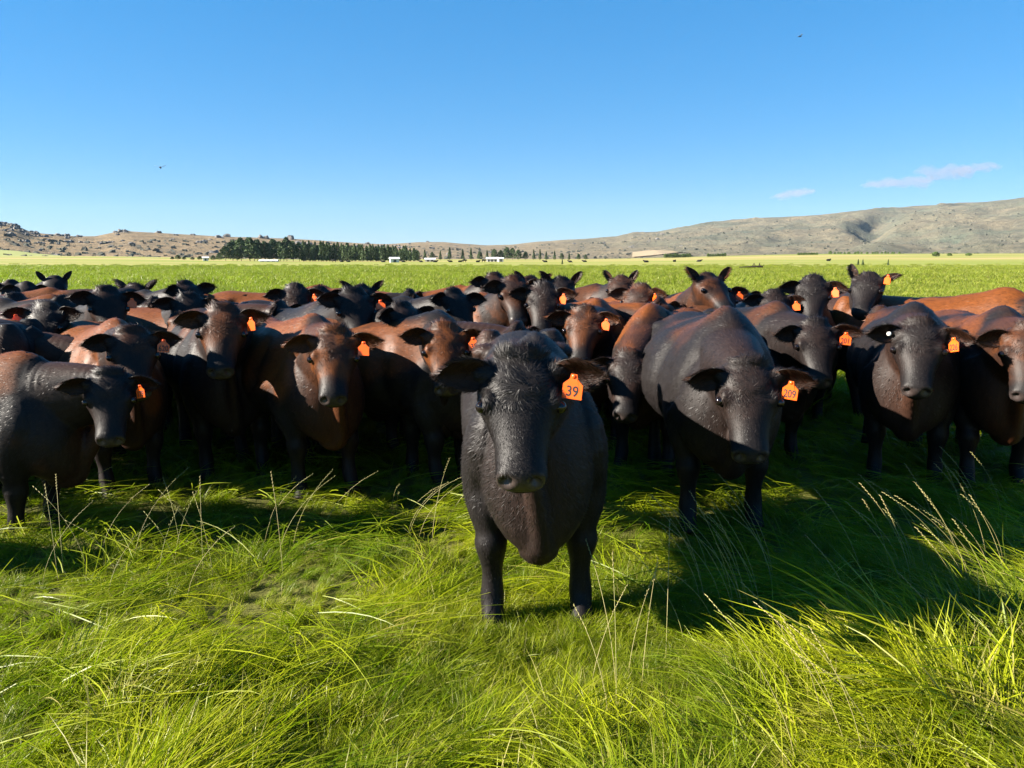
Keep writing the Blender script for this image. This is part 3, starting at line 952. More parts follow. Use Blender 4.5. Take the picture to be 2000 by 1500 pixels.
# ------------------------------------------------------------------ trees
def foliage_mat(name, c0, c1):
    t = NT(name)
    rnd = t.attr('rnd').outputs['Fac']
    t.l(t.mix(rnd, c0, c1), t.bsdf.inputs['Base Color'])
    t.set(Roughness=.8); t.bsdf.inputs['Specular IOR Level'].default_value = .2
    return t.m
M_POPLAR = foliage_mat('poplar_leaf', (.034, .060, .024), (.100, .140, .055))
M_PINE = foliage_mat('pine_needle', (.022, .045, .020), (.080, .115, .042))
M_BUSH = foliage_mat('bush_leaf', (.035, .070, .015), (.095, .140, .030))
M_BARK = plain('bark', (.10, .08, .06), .95, .1).m

def crown_mesh(kind, seed, nq=520):
    """leaf clumps spread through a crown one unit high"""
    g = np.random.default_rng(seed)
    z = g.random(nq) ** (.9 if kind == 'poplar' else .75)
    if kind == 'poplar':
        env = np.interp(z, [0, .08, .35, .75, 1], [.09, .125, .14, .10, .02]); zz = .08 + .92 * z
    elif kind == 'pine':
        env = np.interp(z, [0, .15, .45, .8, 1], [.26, .36, .31, .19, .05]); zz = .14 + .86 * z
    elif kind == 'cone':
        env = np.interp(z, [0, .1, 1], [.17, .21, .015]); zz = .08 + .92 * z
    else:
        env = np.interp(z, [0, .3, .7, 1], [.45, .60, .48, .15]); zz = z
    az = g.uniform(0, 6.28, nq)
    lob = 1 + .35 * np.sin(az * 3 + z * 9 + seed) * np.sin(z * 14 + seed * 2)
    rr = env * lob * np.sqrt(g.uniform(.25, 1, nq))
    C = np.stack([np.cos(az) * rr, np.sin(az) * rr, zz], -1)
    s = g.uniform(.022, .050, nq) * (1.0 if kind == 'poplar' else 1.5 if kind != 'bush' else 2.6)
    a = g.normal(size=(nq, 3)); a /= np.linalg.norm(a, axis=1)[:, None]
    b = np.cross(a, g.normal(size=(nq, 3))); b /= np.linalg.norm(b, axis=1)[:, None]
    c = np.cross(a, b)
    if kind == 'poplar': a = a * .6 + np.array([0, 0, 1.0]) * 1.1
    V = np.stack([C - a * s[:, None], C + b * s[:, None] * .7, C + a * s[:, None], C - b * s[:, None] * .7 + c * s[:, None] * .3], 1).reshape(-1, 3)
    me = mesh_np(kind, V, np.arange(nq * 4).reshape(-1, 4), False)
    fattr(me, 'rnd', np.repeat(g.random(nq), 4))
    me.materials.append({'poplar': M_POPLAR, 'pine': M_PINE, 'cone': M_PINE, 'bush': M_BUSH}[kind])
    return me
def trunk_mesh(seed, h=.9, r=.016):
    g = np.random.default_rng(seed); mb = MB()
    top = np.array([g.uniform(-.02, .02), g.uniform(-.02, .02), h])
    mb.tube(spline([[0, 0, -.02], top * .5 + [g.uniform(-.01, .01), 0, 0], top], 6), np.linspace(r, r * .25, 6), 6)
    for k in range(5):
        z = g.uniform(.2, .7) * h; a = g.uniform(0, 6.28)
        mb.tube(spline([[0, 0, z], [math.cos(a) * .05, math.sin(a) * .05, z + .06], [math.cos(a) * .09, math.sin(a) * .09, z + .14]], 4), np.linspace(r * .5, r * .15, 4), 5)
    return mb.mesh('trunk', True)
CROWN = {k: [crown_mesh(k, 20 * n_ + q, 620 if k == 'pine' else 480) for q in range(4)] for n_, k in enumerate(('poplar', 'pine', 'cone', 'bush'))}
TRUNK_M = [trunk_mesh(40 + k) for k in range(3)]
for m in TRUNK_M: m.materials.append(M_BARK)
_gt = np.random.default_rng(21)
def tree(name, kind, u, D, vtop, label, group, wide=1.0):
    x = (u - 1000) / FPX * D
    z0 = float(gz(x, D))
    h = max(1.5, 1.08 * (CAM_H + (HOR - vtop) / FPX * D - z0))
    r = empty(name, (x, D, z0), _gt.uniform(0, 6.28)); r.scale = (h * wide, h * wide, h)
    tag(r, label, 'bush' if kind == 'bush' else 'tree', group)
    link('crown', CROWN[kind][_gt.integers(4)], None, r)
    if kind != 'bush': link('trunk', TRUNK_M[_gt.integers(3)], None, r)
    return r
for u in np.arange(598, 822, 5.6):                           # the poplar shelter belt
    tree('poplar_tree', 'poplar', u + _gt.normal(0, 1.2), 400 + _gt.uniform(-5, 5), np.interp(u, [598, 640, 700, 760, 820], [480, 478, 481, 486, 489]) + _gt.normal(0, 3.0),
         'tall narrow poplar in the long row beyond the field', 'poplars in the shelter belt')
for u in np.arange(604, 820, 9.5):
    tree('poplar_tree', 'poplar', u + _gt.normal(0, 2), 412 + _gt.uniform(-5, 5), np.interp(u, [598, 700, 820], [481, 484, 491]) + _gt.normal(0, 3.0),
         'tall narrow poplar in the long row beyond the field', 'poplars in the shelter belt', 1.2)
for u in np.arange(594, 822, 8.0):
    tree('poplar_tree', 'poplar', u + _gt.normal(0, 2), 424 + _gt.uniform(-4, 4), np.interp(u, [598, 700, 820], [480, 485, 491]) + _gt.normal(0, 2.5),
         'tall narrow poplar in the long row beyond the field', 'poplars in the shelter belt', 1.5)
for u, vt, w in [(448, 484, 1.3), (462, 475, 1.2), (478, 470, 1.1), (495, 469, 1.1), (510, 473, 1.1), (524, 476, 1.1), (540, 472, 1.0), (553, 476, 1.0), (566, 469, .85), (578, 476, 1.0), (590, 478, .9), (435, 496, 1.2), (470, 485, 1.4), (503, 482, 1.3), (532, 484, 1.2), (560, 483, 1.2)]:
    tree('pine_tree', 'pine', u, 392 + _gt.uniform(-8, 14), vt, 'dark bushy pine in the clump left of the poplar row', 'pines beside the poplar row', w)
for u, vt, w in [(345, 503, 1.9), (356, 499, 1.9), (368, 503, 2.0), (384, 504, 2.2), (398, 501, 1.9), (412, 503, 2.0), (424, 500, 1.9)]:
    tree('hedge_tree', 'pine', u, 400 + _gt.uniform(-4, 4), vt, 'low dark tree in the hedge left of the pine clump', 'low trees left of the pine clump', w)
for u, vt, w in [(832, 490, .9), (846, 494, 1.0), (862, 492, .9), (880, 486, .8), (905, 489, .9), (921, 487, .7), (938, 493, 1.0), (952, 491, .9), (966, 489, 1.0), (978, 491, 1.1), (990, 486, 1.0), (1001, 487, 1.0),
              (1012, 490, 1.1), (1026, 493, 1.0), (1042, 490, .8), (1054, 489, .7), (1066, 493, .9), (1082, 492, .8), (1096, 496, 1.0), (1110, 495, .9), (1128, 497, 1.0), (1142, 498, 1.0)]:
    tree('conifer_tree', 'cone' if w < .95 else 'pine', u, 560 + _gt.uniform(-20, 20), vt, 'dark conifer standing about the white farm sheds', 'conifers around the farm sheds', w)
for u in list(np.arange(1296, 1345, 4.6)) + list(np.arange(1378, 1412, 4.6)):
    tree('hedge_bush', 'bush', u, 600, 496.5 + _gt.normal(0, .7), 'dark bush in the hedge at the foot of the range', 'bushes in the far hedge', .8)
for u in np.arange(1552, 1592, 5):
    tree('hedge_bush', 'bush', u, 560, 496.0 + _gt.normal(0, .6), 'green bush in the short hedge right of the far hedge', 'bushes in the short hedge', 1.2)
for u in np.arange(1614, 1745, 6.5):
    tree('willow_bush', 'bush', u + _gt.normal(0, 1.5), 620 + _gt.uniform(-20, 20), 494.5 + _gt.normal(0, 1.6), 'small bush in the loose line below the gorge', 'bushes below the gorge', 1.0)
tree('round_bush', 'bush', 1816, 420, 493, 'round bright green bush by itself on the far right plain', None, 1.35)
tree('low_bush', 'bush', 1843, 440, 499, 'low dull bush just right of the round green bush', None, 1.5)
tree('low_bush', 'bush', 1880, 440, 499, 'low green bush furthest right on the far plain', None, 1.9)
tree('lone_tree', 'cone', 1097, 215, 507, 'slim dark tree standing alone in the field behind the herd', None, .8)
tree('young_tree', 'cone', 1668, 180, 513, 'left of two small spindly trees on the right field', None, .9)
tree('young_tree', 'cone', 1677, 178, 515, 'right of two small spindly trees on the right field', None, .9)
tree('young_tree', 'cone', 1726, 182, 514, 'small tree alone right of the two spindly trees', None, .7)

# ------------------------------------------------------------------ farm sheds
M_WALL = plain('shed_wall', (.62, .60, .56), .6).m
M_ROOF = plain('shed_roof', (.55, .56, .58), .5).m
M_DOOR = plain('shed_door', (.05, .055, .06), .6).m
def shed(label, u, D, w, d, h, rot=0.0, doors=1):
    w, d, h = w * .72, d * .72, h * .72
    x = (u - 1000) / FPX * D
    r = tag(empty('farm_shed', (x, D, float(gz(x, D)) - .05), rot), label, 'shed', 'sheds at the far edge of the field')
    mb = MB(); mb.box([-w / 2, -d / 2, 0], [w / 2, d / 2, h]); link('wall', mb.mesh('wall', False), M_WALL, r)
    o = .35; rh = d * .22
    for s in (-1, 1):
        mb = MB()
        e = np.array([[-w / 2 - o, s * (d / 2 + o), h - .05], [w / 2 + o, s * (d / 2 + o), h - .05], [w / 2 + o, 0, h + rh], [-w / 2 - o, 0, h + rh]])
        mb.add(np.concatenate([e, e + [0, 0, .12]]), None, [[0, 1, 2, 3], [7, 6, 5, 4], [0, 4, 5, 1], [1, 5, 6, 2], [2, 6, 7, 3], [3, 7, 4, 0]])
        link('roof', mb.mesh('roof', False), M_ROOF, r)
    for s in (-1, 1):
        mb = MB(); xx = s * (w / 2)
        T = np.array([[xx, -d / 2, h], [xx, d / 2, h], [xx, 0, h + rh], [xx - s * .1, -d / 2, h], [xx - s * .1, d / 2, h], [xx - s * .1, 0, h + rh]])
        mb.add(T, [[0, 1, 2], [5, 4, 3]], [[0, 3, 4, 1], [1, 4, 5, 2], [2, 5, 3, 0]])
        link('gable', mb.mesh('gable', False), M_WALL, r)
    for k in range(doors):
        dx = (k - (doors - 1) / 2) * w / (doors + .3)
        mb = MB(); mb.box([dx - w / (doors + 1) * .32, -d / 2 - .05, 0], [dx + w / (doors + 1) * .32, -d / 2 - .003, h * .78]); link('door', mb.mesh('door', False), M_DOOR, r)
shed('white shed in front of the right end of the poplar row', 773, 330, 5.0, 4.2, 2.0, .3)
shed('grey roofed shed between the poplar row and the conifers', 842, 380, 6.6, 4.0, 1.5, .1, 2)
shed('long white shed among the conifers', 962, 380, 7.5, 4.5, 1.9, -.05, 3)
shed('small white shed at the right end of the long white shed', 978, 372, 3.2, 3.0, 2.1, .2)
shed('small white house left of the pine clump', 409, 365, 3.2, 3.0, 1.9, .4)
shed('low white shed like a strip under the pines', 531, 352, 11.0, 3.0, .55, .0, 3)

# far fallen timber
def timber():
    x = (1462 - 1000) / FPX * 130
    r = tag(empty('fallen_tree', (x, 130, float(gz(x, 130)))), 'dark fallen dead tree lying on the field behind the herd', 'fallen tree')
    mb = MB(); mb.tube(spline([[-2.0, 0, .28], [-.5, .1, .32], [1.2, 0, .38], [1.9, .1, .30]], 10), np.linspace(.07, .22, 10), 8); link('trunk', mb.mesh('log'), M_BARK_D, r)
    for k, (x0, dx, h) in enumerate([(.2, .25, .65), (.7, -.2, .75), (1.2, .3, .8), (1.6, -.25, .7), (1.8, .4, .45)]):
        mb = MB(); mb.tube(spline([[x0, 0, .3], [x0 + dx * .5, .1, .3 + h * .5], [x0 + dx, .2, .25 + h]], 6), np.linspace(.09, .03, 6), 6); link('branch', mb.mesh('branch'), M_BARK_D, r)
M_BARK_D = plain('dead_wood', (.035, .028, .022), .95, .1).m
timber()

# ------------------------------------------------------------------ thin clouds low at the right
def cloud_mat(dens):
    m = bpy.data.materials.new('cloud'); m.use_nodes = True; nt = m.node_tree
    nt.nodes.remove(nt.nodes['Principled BSDF'])
    pv = nt.nodes.new('ShaderNodeVolumePrincipled'); pv.inputs['Color'].default_value = (.60, .51, .54, 1); pv.inputs['Density'].default_value = dens
    pv.inputs['Anisotropy'].default_value = .2
    nt.links.new(pv.outputs[0], nt.nodes['Material Output'].inputs['Volume'])
    return m
M_CLOUD = cloud_mat(.0022)
def cloud(label, u, v, wpx, hpx, seed):
    D = 7000.0; g = np.random.default_rng(seed); c = at(u, v, D); k = D / FPX
    mb = MB()
    for q in range(9):
        a = (q + .5) / 9 * 2 - 1
        mb.ell(np.array([a * wpx * k * .44, g.uniform(-60, 60), (g.uniform(-.22, .22) + .12 * a) * hpx * k]),
               np.array([wpx * k * g.uniform(.09, .2), 130, hpx * k * g.uniform(.22, .42) * (1 - .6 * a * a)]), None, 14, 8)
    V_, F_ = mb.arrays()
    ob = bpy.data.objects.new('tmp', mesh_np('tmp', V_, F_)); COL.objects.link(ob)
    md = ob.modifiers.new('r', 'REMESH'); md.mode = 'VOXEL'; md.voxel_size = 16
    me = bpy.data.meshes.new_from_object(ob.evaluated_get(bpy.context.evaluated_depsgraph_get())); bpy.data.objects.remove(ob)
    n = len(me.vertices); VV = np.empty(n * 3, np.float32); me.vertices.foreach_get('co', VV); VV = VV.reshape(-1, 3)
    VV = VV + np.stack([nz(VV / 140.0, seed + 1, 3) * 26, np.zeros(n), nz(VV / 110.0, seed + 2, 3) * 20], -1)
    me.vertices.foreach_set('co', VV.astype(np.float32).ravel()); me.update()
    me.materials.clear()
    o = link('cloud', me, M_CLOUD); o.location = c
    tag(o, label, kind='structure')
cloud('faint pink grey cloud highest at the right', 1868, 334, 150, 30, 1)
cloud('faint pink grey cloud in the middle of the three', 1755, 358, 135, 26, 2)
cloud('small faint cloud lowest and furthest left', 1550, 379, 78, 18, 3)

# ------------------------------------------------------------------ air
def haze():
    mb = MB(); mb.box([-5400, -5400, -5], [5400, 5400, 350])
    m = bpy.data.materials.new('haze'); m.use_nodes = True; nt = m.node_tree
    nt.nodes.remove(nt.nodes['Principled BSDF'])
    pv = nt.nodes.new('ShaderNodeVolumePrincipled'); pv.inputs['Color'].default_value = (.62, .80, 1, 1); pv.inputs['Density'].default_value = .000026
    nt.links.new(pv.outputs[0], nt.nodes['Material Output'].inputs['Volume'])
    tag(link('haze', mb.mesh('haze', False), m), 'thin blue air over the plain and the hills', kind='stuff')
haze()

# ------------------------------------------------------------------ the herd
make_cow('black cow nearest the camera, head on, with orange ear tag 39', 1018, 700, 2.86, th=3, ph=0, al=61, nv=-13, s=1.07, nl=.44,
         brown=.16, face=.0, chest=.12, tagn='39', hair=150000, legs=[(.0, -.02), (.02, .03), (.0, .0), (.03, -.1)], droop=(.05, .05), efwd=.6, tyaw=8, troll=4, fat=.86)
make_cow('broad black cow with lowered head and ear tag 209, just right of the nearest cow', 1462, 712, 3.95, th=14, ph=8, al=66, s=1.10,
         brown=.25, face=.05, tagn='209', hair=60000, droop=(.10, .02), tyaw=-4, troll=3, fat=1.06)
make_cow('black cow with ear tag 226 and a white button in its other ear, at right', 1797, 632, 5.0, th=4, ph=3, al=62, s=1.08,
         brown=.28, face=.04, chest=.3, tagn='226', button=True, hair=40000, tyaw=-6, fat=1.05)
make_cow('reddish black cow cut off by the right edge, its face half in view', 2012, 640, 4.9, th=22, ph=4, al=64, s=1.06,
         brown=.6, face=.45, chest=.7, tagn=None, hair=24000)
make_cow('black cow with ear tag 201, head above the back of the broad cow', 1592, 632, 5.6, th=36, ph=14, al=60, s=1.06,
         brown=.25, face=.05, tagn='201', hair=24000, tyaw=4)
make_cow('brown black cow with ear tag 179 at the left edge, standing side on', 214, 730, 4.35, th=58, ph=-8, al=66, s=.90,
         brown=.85, face=.05, seed=3682, tagn='179', hair=60000, droop=(.05, .1), troll=-12, tyaw=-10, fold=.005, nv=-10)
make_cow('cow with a brown forehead and pale wet nose, left of the brown faced cow', 436, 604, 5.2, th=8, ph=-10, al=60, s=1.06,
         brown=.35, face=.55, tagn='', hair=24000)
make_cow('cow with a red brown face and a lit tag, left of the nearest cow', 653, 648, 4.8, th=26, ph=-6, al=62, s=1.03,
         brown=.75, face=.85, chest=.9, tagn='', hair=36000, tyaw=10)
make_cow('cow with an orange brown temple and ear tag 38, beside the nearest cow', 868, 640, 5.15, th=6, ph=2, al=60, s=1.03,
         brown=.3, face=.8, tagn='38', hair=24000)
make_cow('brown backed cow with ear tag 620, behind the cow tagged 179', 256, 648, 4.9, th=14, ph=2, al=58, s=1.0,
         brown=.8, face=.3, tagn='620', hair=24000, tyaw=4)
make_cow('cow with a low black head between the nearest cow and the broad cow', 1230, 694, 5.4, th=-18, ph=-6, al=62, s=1.05,
         brown=.75, face=.1, tagn=None, hair=24000)
make_cow('chestnut faced cow with a small tag, behind the right ear of the nearest cow', 1142, 606, 6.2, th=-10, ph=-8, al=60, s=1.05,
         brown=.85, face=.6, tagn='', tyaw=8)
make_cow('cow with a bleached orange back, half hidden behind the cow tagged 179', 182, 668, 5.6, th=55, ph=60, al=50, s=.98, brown=.95, face=.2)
make_cow('dark cow side on at the left edge, behind the one tagged 179', -600, 620, 5.2, th=-80, ph=-80, al=50, s=1.06, brown=.1)
make_cow('cow looking down, red tag on its near ear, at the left edge', 92, 600, 6.0, th=40, ph=-28, al=58, s=1.03, brown=.2, face=.05, tagn='', tside=1, tyaw=10)
make_cow('grey lit cow with head turned right and a dark red tag, left of centre', 690, 572, 6.1, th=30, ph=12, al=55, s=1.06, brown=.12, face=.05, tagn='')
make_cow('black cow with a folded neck, showing between two tagged cows left of centre', 786, 600, 5.9, th=30, ph=38, al=52, s=1.02, brown=.15, face=.05)
make_cow('long backed grey black cow looking away to the right, left of centre', 885, 572, 7.0, th=62, ph=35, al=55, s=1.05, brown=.12, face=.02)
make_cow('brown black cow with wrinkled neck, directly behind the nearest cow', 1010, 640, 5.4, th=62, ph=75, al=55, s=1.02, brown=.6, fold=.004)
make_cow('cow with a pale nose, in front of the cow raising a lit ear tag', 1003, 548, 7.2, th=45, ph=10, al=52, s=1.06, brown=.8, face=.3)
make_cow('black cow facing the camera behind the nearest cow, tag glowing beside its cheek', 1062, 560, 7.0, th=-4, ph=-6, al=60, s=1.06, brown=.1, face=.1, tagn='')
make_cow('red backed cow side on in the back row, head raised, tag lit', 966, 540, 9.0, th=72, ph=12, al=50, s=1.08, brown=.85, face=.15, tagn='')
make_cow('black cow with ears pricked, looking right in the back row, behind the nearest cow', 1036, 546, 9.4, th=60, ph=32, al=45, s=1.05, brown=.3, face=.3, droop=(-.9, -.5), ew=.62, efwd=.3)
make_cow('black cow with upright ears like horns, behind the right ear of the nearest cow', 1095, 548, 8.6, th=20, ph=8, al=55, s=1.06, brown=.15, droop=(-.9, -.9), ew=.62, efwd=.3)
make_cow('black cow with upright ears, alone against the grass in the back row', 1213, 545, 9.8, th=68, ph=-12, al=52, s=1.07, brown=.3, face=.2, droop=(-1.0, -1.0), ew=.62, efwd=.3)
make_cow('cow with a dusty brown face and dark red tag, looking left, right of centre', 1252, 562, 7.5, th=50, ph=-22, al=52, s=1.04, brown=.9, face=.4, tagn='')
make_cow('orange brown cow side on, behind the chestnut faced cow', 1288, 592, 6.9, th=66, ph=70, al=48, s=1.04, brown=1.0, face=.5)
make_cow('orange brown cow with upright ears, looking away, behind the broad cow', 1382, 542, 7.4, th=20, ph=34, al=40, s=1.06, brown=1.0, face=.35, droop=(-.8, -.8), ew=.62, efwd=.3)
make_cow('dark cow carrying an orange tag, right of the orange brown cow with upright ears', 1402, 562, 7.9, th=25, ph=35, al=50, s=1.04, brown=.15, tagn='')
make_cow('black cow grazing height, head low behind the cow tagged 201', 1512, 574, 7.3, th=20, ph=10, al=58, s=1.03, brown=.1, tagn='', tyaw=12)
make_cow('black cow with a tufted poll and lit tag, back row at right', 1588, 546, 7.3, th=6, ph=4, al=60, s=1.07, brown=.05, tagn='')
make_cow('black cow with one ear up, last at the right of the back row', 1697, 540, 7.8, th=34, ph=-10, al=50, s=1.07, brown=.05, droop=(-1.2, -.2), ew=.62, efwd=.3, tagn='')
make_cow('large orange brown cow side on at the right edge, behind the cow tagged 226', 2150, 585, 6.6, th=78, ph=80, al=45, s=1.12, brown=1.0, face=.4)
make_cow('black cow showing only back and ears behind the back row, right of centre', 1450, 570, 9.2, th=75, ph=60, al=50, s=1.02, brown=.1)
# left back
make_cow('grey faced cow among the left half of the herd, looking down', 207, 568, 6.7, th=10, ph=6, al=58, s=1.05, brown=.2, face=.15, tagn='')
make_cow('black cow with wide dark ears, below the cow raising its head at left', 368, 580, 7.0, th=14, ph=0, al=60, s=1.04, brown=.2, face=.05)
make_cow('black cow raising its head above the others on the left, looking right', 362, 556, 8.4, th=55, ph=32, al=48, s=1.06, brown=.3, face=.1)
make_cow('orange flanked cow behind the brown foreheaded cow', 545, 596, 7.2, th=58, ph=60, al=55, s=1.03, brown=1.0, face=.2)
make_cow('black cow with wide ears facing the camera, back row left of centre', 577, 562, 7.9, th=0, ph=-4, al=58, s=1.05, brown=.15, face=.15, tagn='')
make_cow('cow with a white lit tag, small behind the wide eared cow on the skyline', 624, 566, 9.0, th=40, ph=15, al=55, s=1.03, brown=.15, tagn='')
make_cow('bright brown rumped cow in the back row left of centre', 706, 563, 9.3, th=75, ph=20, al=50, s=1.08, brown=.95, face=.1, droop=(-.7, -.7), ew=.62, efwd=.3)
make_cow('grey black cow side on in the back row, beside the bright brown rump', 800, 572, 8.6, th=80, ph=80, al=58, s=1.03, brown=.1)
make_cow('black cow with pricked ears looking left over the herd, far at left', 107, 544, 11.2, th=20, ph=-10, al=50, s=1.08, brown=.1, droop=(-.9, -.9), ew=.62, efwd=.3)
make_cow('black cow with ears up seen from behind, in the back row at left', 262, 560, 9.2, th=130, ph=150, al=55, s=1.05, brown=.3, droop=(-.7, -.7), ew=.62, efwd=.3)
make_cow('dark cow at the far left end of the back row', 22, 552, 11.5, th=25, ph=10, al=55, s=1.06, brown=.3)
make_cow('second dark cow from the left end of the back row', 52, 556, 10.8, th=15, ph=-10, al=55, s=1.06, brown=.1)
make_cow('rusty backed cow side on in the left back row', 200, 566, 9.8, th=74, ph=60, al=60, s=1.05, brown=.9)
make_cow('brown backed cow behind the grey faced cow at left', 225, 582, 8.2, th=70, ph=70, al=60, s=1.03, brown=.8)
make_cow('black cow with head down among the cows at the far left', 30, 580, 8.2, th=30, ph=20, al=60, s=1.04, brown=.15)
make_cow('dark backed cow side on between the left edge and the grey faced cow', 120, 586, 7.4, th=62, ph=40, al=62, s=1.03, brown=.2)
make_cow('black cow half hidden between the red tagged cow and the brown backed cow at left', 300, 588, 7.8, th=66, ph=68, al=60, s=1.02, brown=.45)
make_cow('dark cow outside the left edge, casting the shadow on the cow tagged 179', -860, 640, 3.75, th=80, ph=85, al=50, s=1.05, brown=.2, hair=1)
make_cow('dark cow outside the left edge, standing behind the one casting the shadow', -640, 600, 4.9, th=70, ph=70, al=50, s=1.05, brown=.2, hair=1)

# ------------------------------------------------------------------ grass
def grass_material(name, dark, light, warm):
    t = NT(name)
    pos = t.pos()
    g = t.attr('tip').outputs['Fac']; r = t.attr('rnd').outputs['Fac']
    oi = t.n('ShaderNodeObjectInfo').outputs['Random']
    n1 = t.noise(1.1, 3, .6, vec=pos); n2 = t.noise(3.2, 3, .6, vec=pos)
    c = t.mix(t.ramp(n1, [(.40, 0), (.64, 1)]), dark, light)
    c = t.mix(t.math('MULTIPLY', r, .55), c, warm)
    st = t.math('MULTIPLY', t.ramp(r, [(.86, 0), (.93, 1)]), .8)
    c = t.mix(st, c, (.330, .270, .120))
    st2 = t.math('MULTIPLY', t.ramp(n2, [(.56, 0), (.70, 1)]), t.ramp(r, [(.40, 0), (.6, .8)]))
    c = t.mix(st2, c, (.300, .225, .075))
    c = t.mix(t.math('MULTIPLY', g, .25), c, (.25, .27, .030))
    sc = t.n('ShaderNodeVectorMath', operation='SCALE'); t.l(c, sc.inputs[0]); t.l(t.math('ADD', t.math('MULTIPLY', oi, .35), .72), sc.inputs['Scale'])
    c = sc.outputs[0]
    t.l(c, t.bsdf.inputs['Base Color'])
    t.set(Roughness=.38); t.bsdf.inputs['Specular IOR Level'].default_value = .12
    tr = t.n('ShaderNodeBsdfTranslucent')
    tc = t.mix(1.0, c, (.85, 1.08, .40), 'MULTIPLY'); t.l(tc, tr.inputs['Color'])
    mx = t.n('ShaderNodeMixShader'); mx.inputs['Fac'].default_value = .42
    t.l(t.bsdf.outputs[0], mx.inputs[1]); t.l(tr.outputs[0], mx.inputs[2]); t.l(mx.outputs[0], t.out.inputs['Surface'])
    return t.m
M_GRASS = grass_material('grass_blade', (.060, .125, .003), (.315, .335, .006), (.300, .330, .008))
M_GROWTH = grass_material('pasture_blade', (.125, .175, .018), (.245, .275, .038), (.26, .29, .045))

def blades(g, root, azim, L, e0, e1, w, seg=3, twist=.25):
    """arrays of blades: root (n,3), lean azimuth, length, start and end elevation, width -> V, F, tip"""
    n = len(root)
    S = np.linspace(0, 1, seg + 1)
    el = e0[:, None] + (e1 - e0)[:, None] * (S[None] ** .8)
    az = azim[:, None] + g.normal(0, twist, n)[:, None] * S[None] ** 1.5
    d = np.stack([np.cos(az) * np.cos(el), np.sin(az) * np.cos(el), np.sin(el)], -1)
    step = (L / seg)[:, None, None] * .5 * (d[:, 1:] + d[:, :-1])
    P = np.concatenate([root[:, None], root[:, None] + np.cumsum(step, 1)], 1)
    side = np.stack([-np.sin(az), np.cos(az), np.zeros_like(az)], -1)
    rl = g.normal(0, .7, n)[:, None, None]
    nrm = np.cross(side, d)
    side = side * np.cos(rl) + nrm * np.sin(rl)
    wid = w[:, None] * np.interp(S, [0, .35, .75, 1], [.8, 1.0, .65, .0])[None]
    A = P - side * wid[..., None]; B = P[:, :seg] + side[:, :seg] * wid[:, :seg, None]
    V = np.concatenate([A, B], 1)                         # 2*seg+1 verts per blade
    m = 2 * seg + 1
    Q = np.array([[i, seg + 1 + i, seg + 2 + i, i + 1] for i in range(seg - 1)])
    T = np.array([[seg - 1, 2 * seg, seg]])
    off = (np.arange(n) * m)[:, None, None]
    tip = np.tile(np.concatenate([S, S[:seg]]), n)
    return V.reshape(-1, 3), [(T[None] + off).reshape(-1, 3), (Q[None] + off).reshape(-1, 4)], tip, m

def tuft(seed, n, rad, L, e0, e1, w, spread, seg=3, mat=None):
    g = np.random.default_rng(seed)
    a = g.uniform(0, 6.28, n); r = rad * np.sqrt(g.random(n))
    root = np.stack([np.cos(a) * r, np.sin(a) * r, np.full(n, -.01)], -1)
    V, F, tip, m = blades(g, root, g.normal(0, spread, n), g.uniform(L[0], L[1], n), R(g.uniform(e0[0], e0[1], n)) if False else np.radians(g.uniform(e0[0], e0[1], n)),
                          np.radians(g.uniform(e1[0], e1[1], n)), g.uniform(w[0], w[1], n), seg)
    me = mesh_np('tuft', V, F, False)
    fattr(me, 'tip', tip); fattr(me, 'rnd', np.repeat(g.random(n), m))
    me.materials.append(mat or M_GRASS)
    return me

def tuft_collection(name, meshes):
    c = bpy.data.collections.new(name)
    for k, me in enumerate(meshes):
        c.objects.link(bpy.data.objects.new('%s_%02d' % (name, k), me))
    return c

LODGED = tuft_collection('lodged_tuft', [tuft(200 + k, 140, .09, (.16, .42), (16, 60), (-34, 22), (.0009, .0026), .80, 4) for k in range(6)])
UPRIGHT = tuft_collection('upright_tuft', [tuft(220 + k, 120, .08, (.09, .27), (50, 86), (0, 55), (.0010, .0025), .9, 4) for k in range(6)])
MIDT = tuft_collection('mid_tuft', [tuft(240 + k, 90, .17, (.16, .40), (45, 85), (-5, 50), (.0028, .0055), 1.0, 3) for k in range(5)])
FART = tuft_collection('far_tuft', [tuft(260 + k, 110, .50, (.16, .34), (50, 88), (10, 60), (.008, .016), 1.6, 2, M_GROWTH) for k in range(5)])

def flow(x, y):
    """azimuth in which the grass has been laid over, and how flat it lies (0..1)"""
    P = np.stack([x, y], -1)
    w = sstep(-.2, 1.2, x)
    base = np.radians(155) * w + np.radians(20) * (1 - w)
    a = base + (1.0 - .45 * w) * 2.0 * nz(P * .65, 301, 2) + .9 * nz(P * 1.9, 302, 2)
    flat = np.clip(.55 + .75 * nz(P * .75, 303, 2) + .10 * w, 0, 1)
    return a, flat

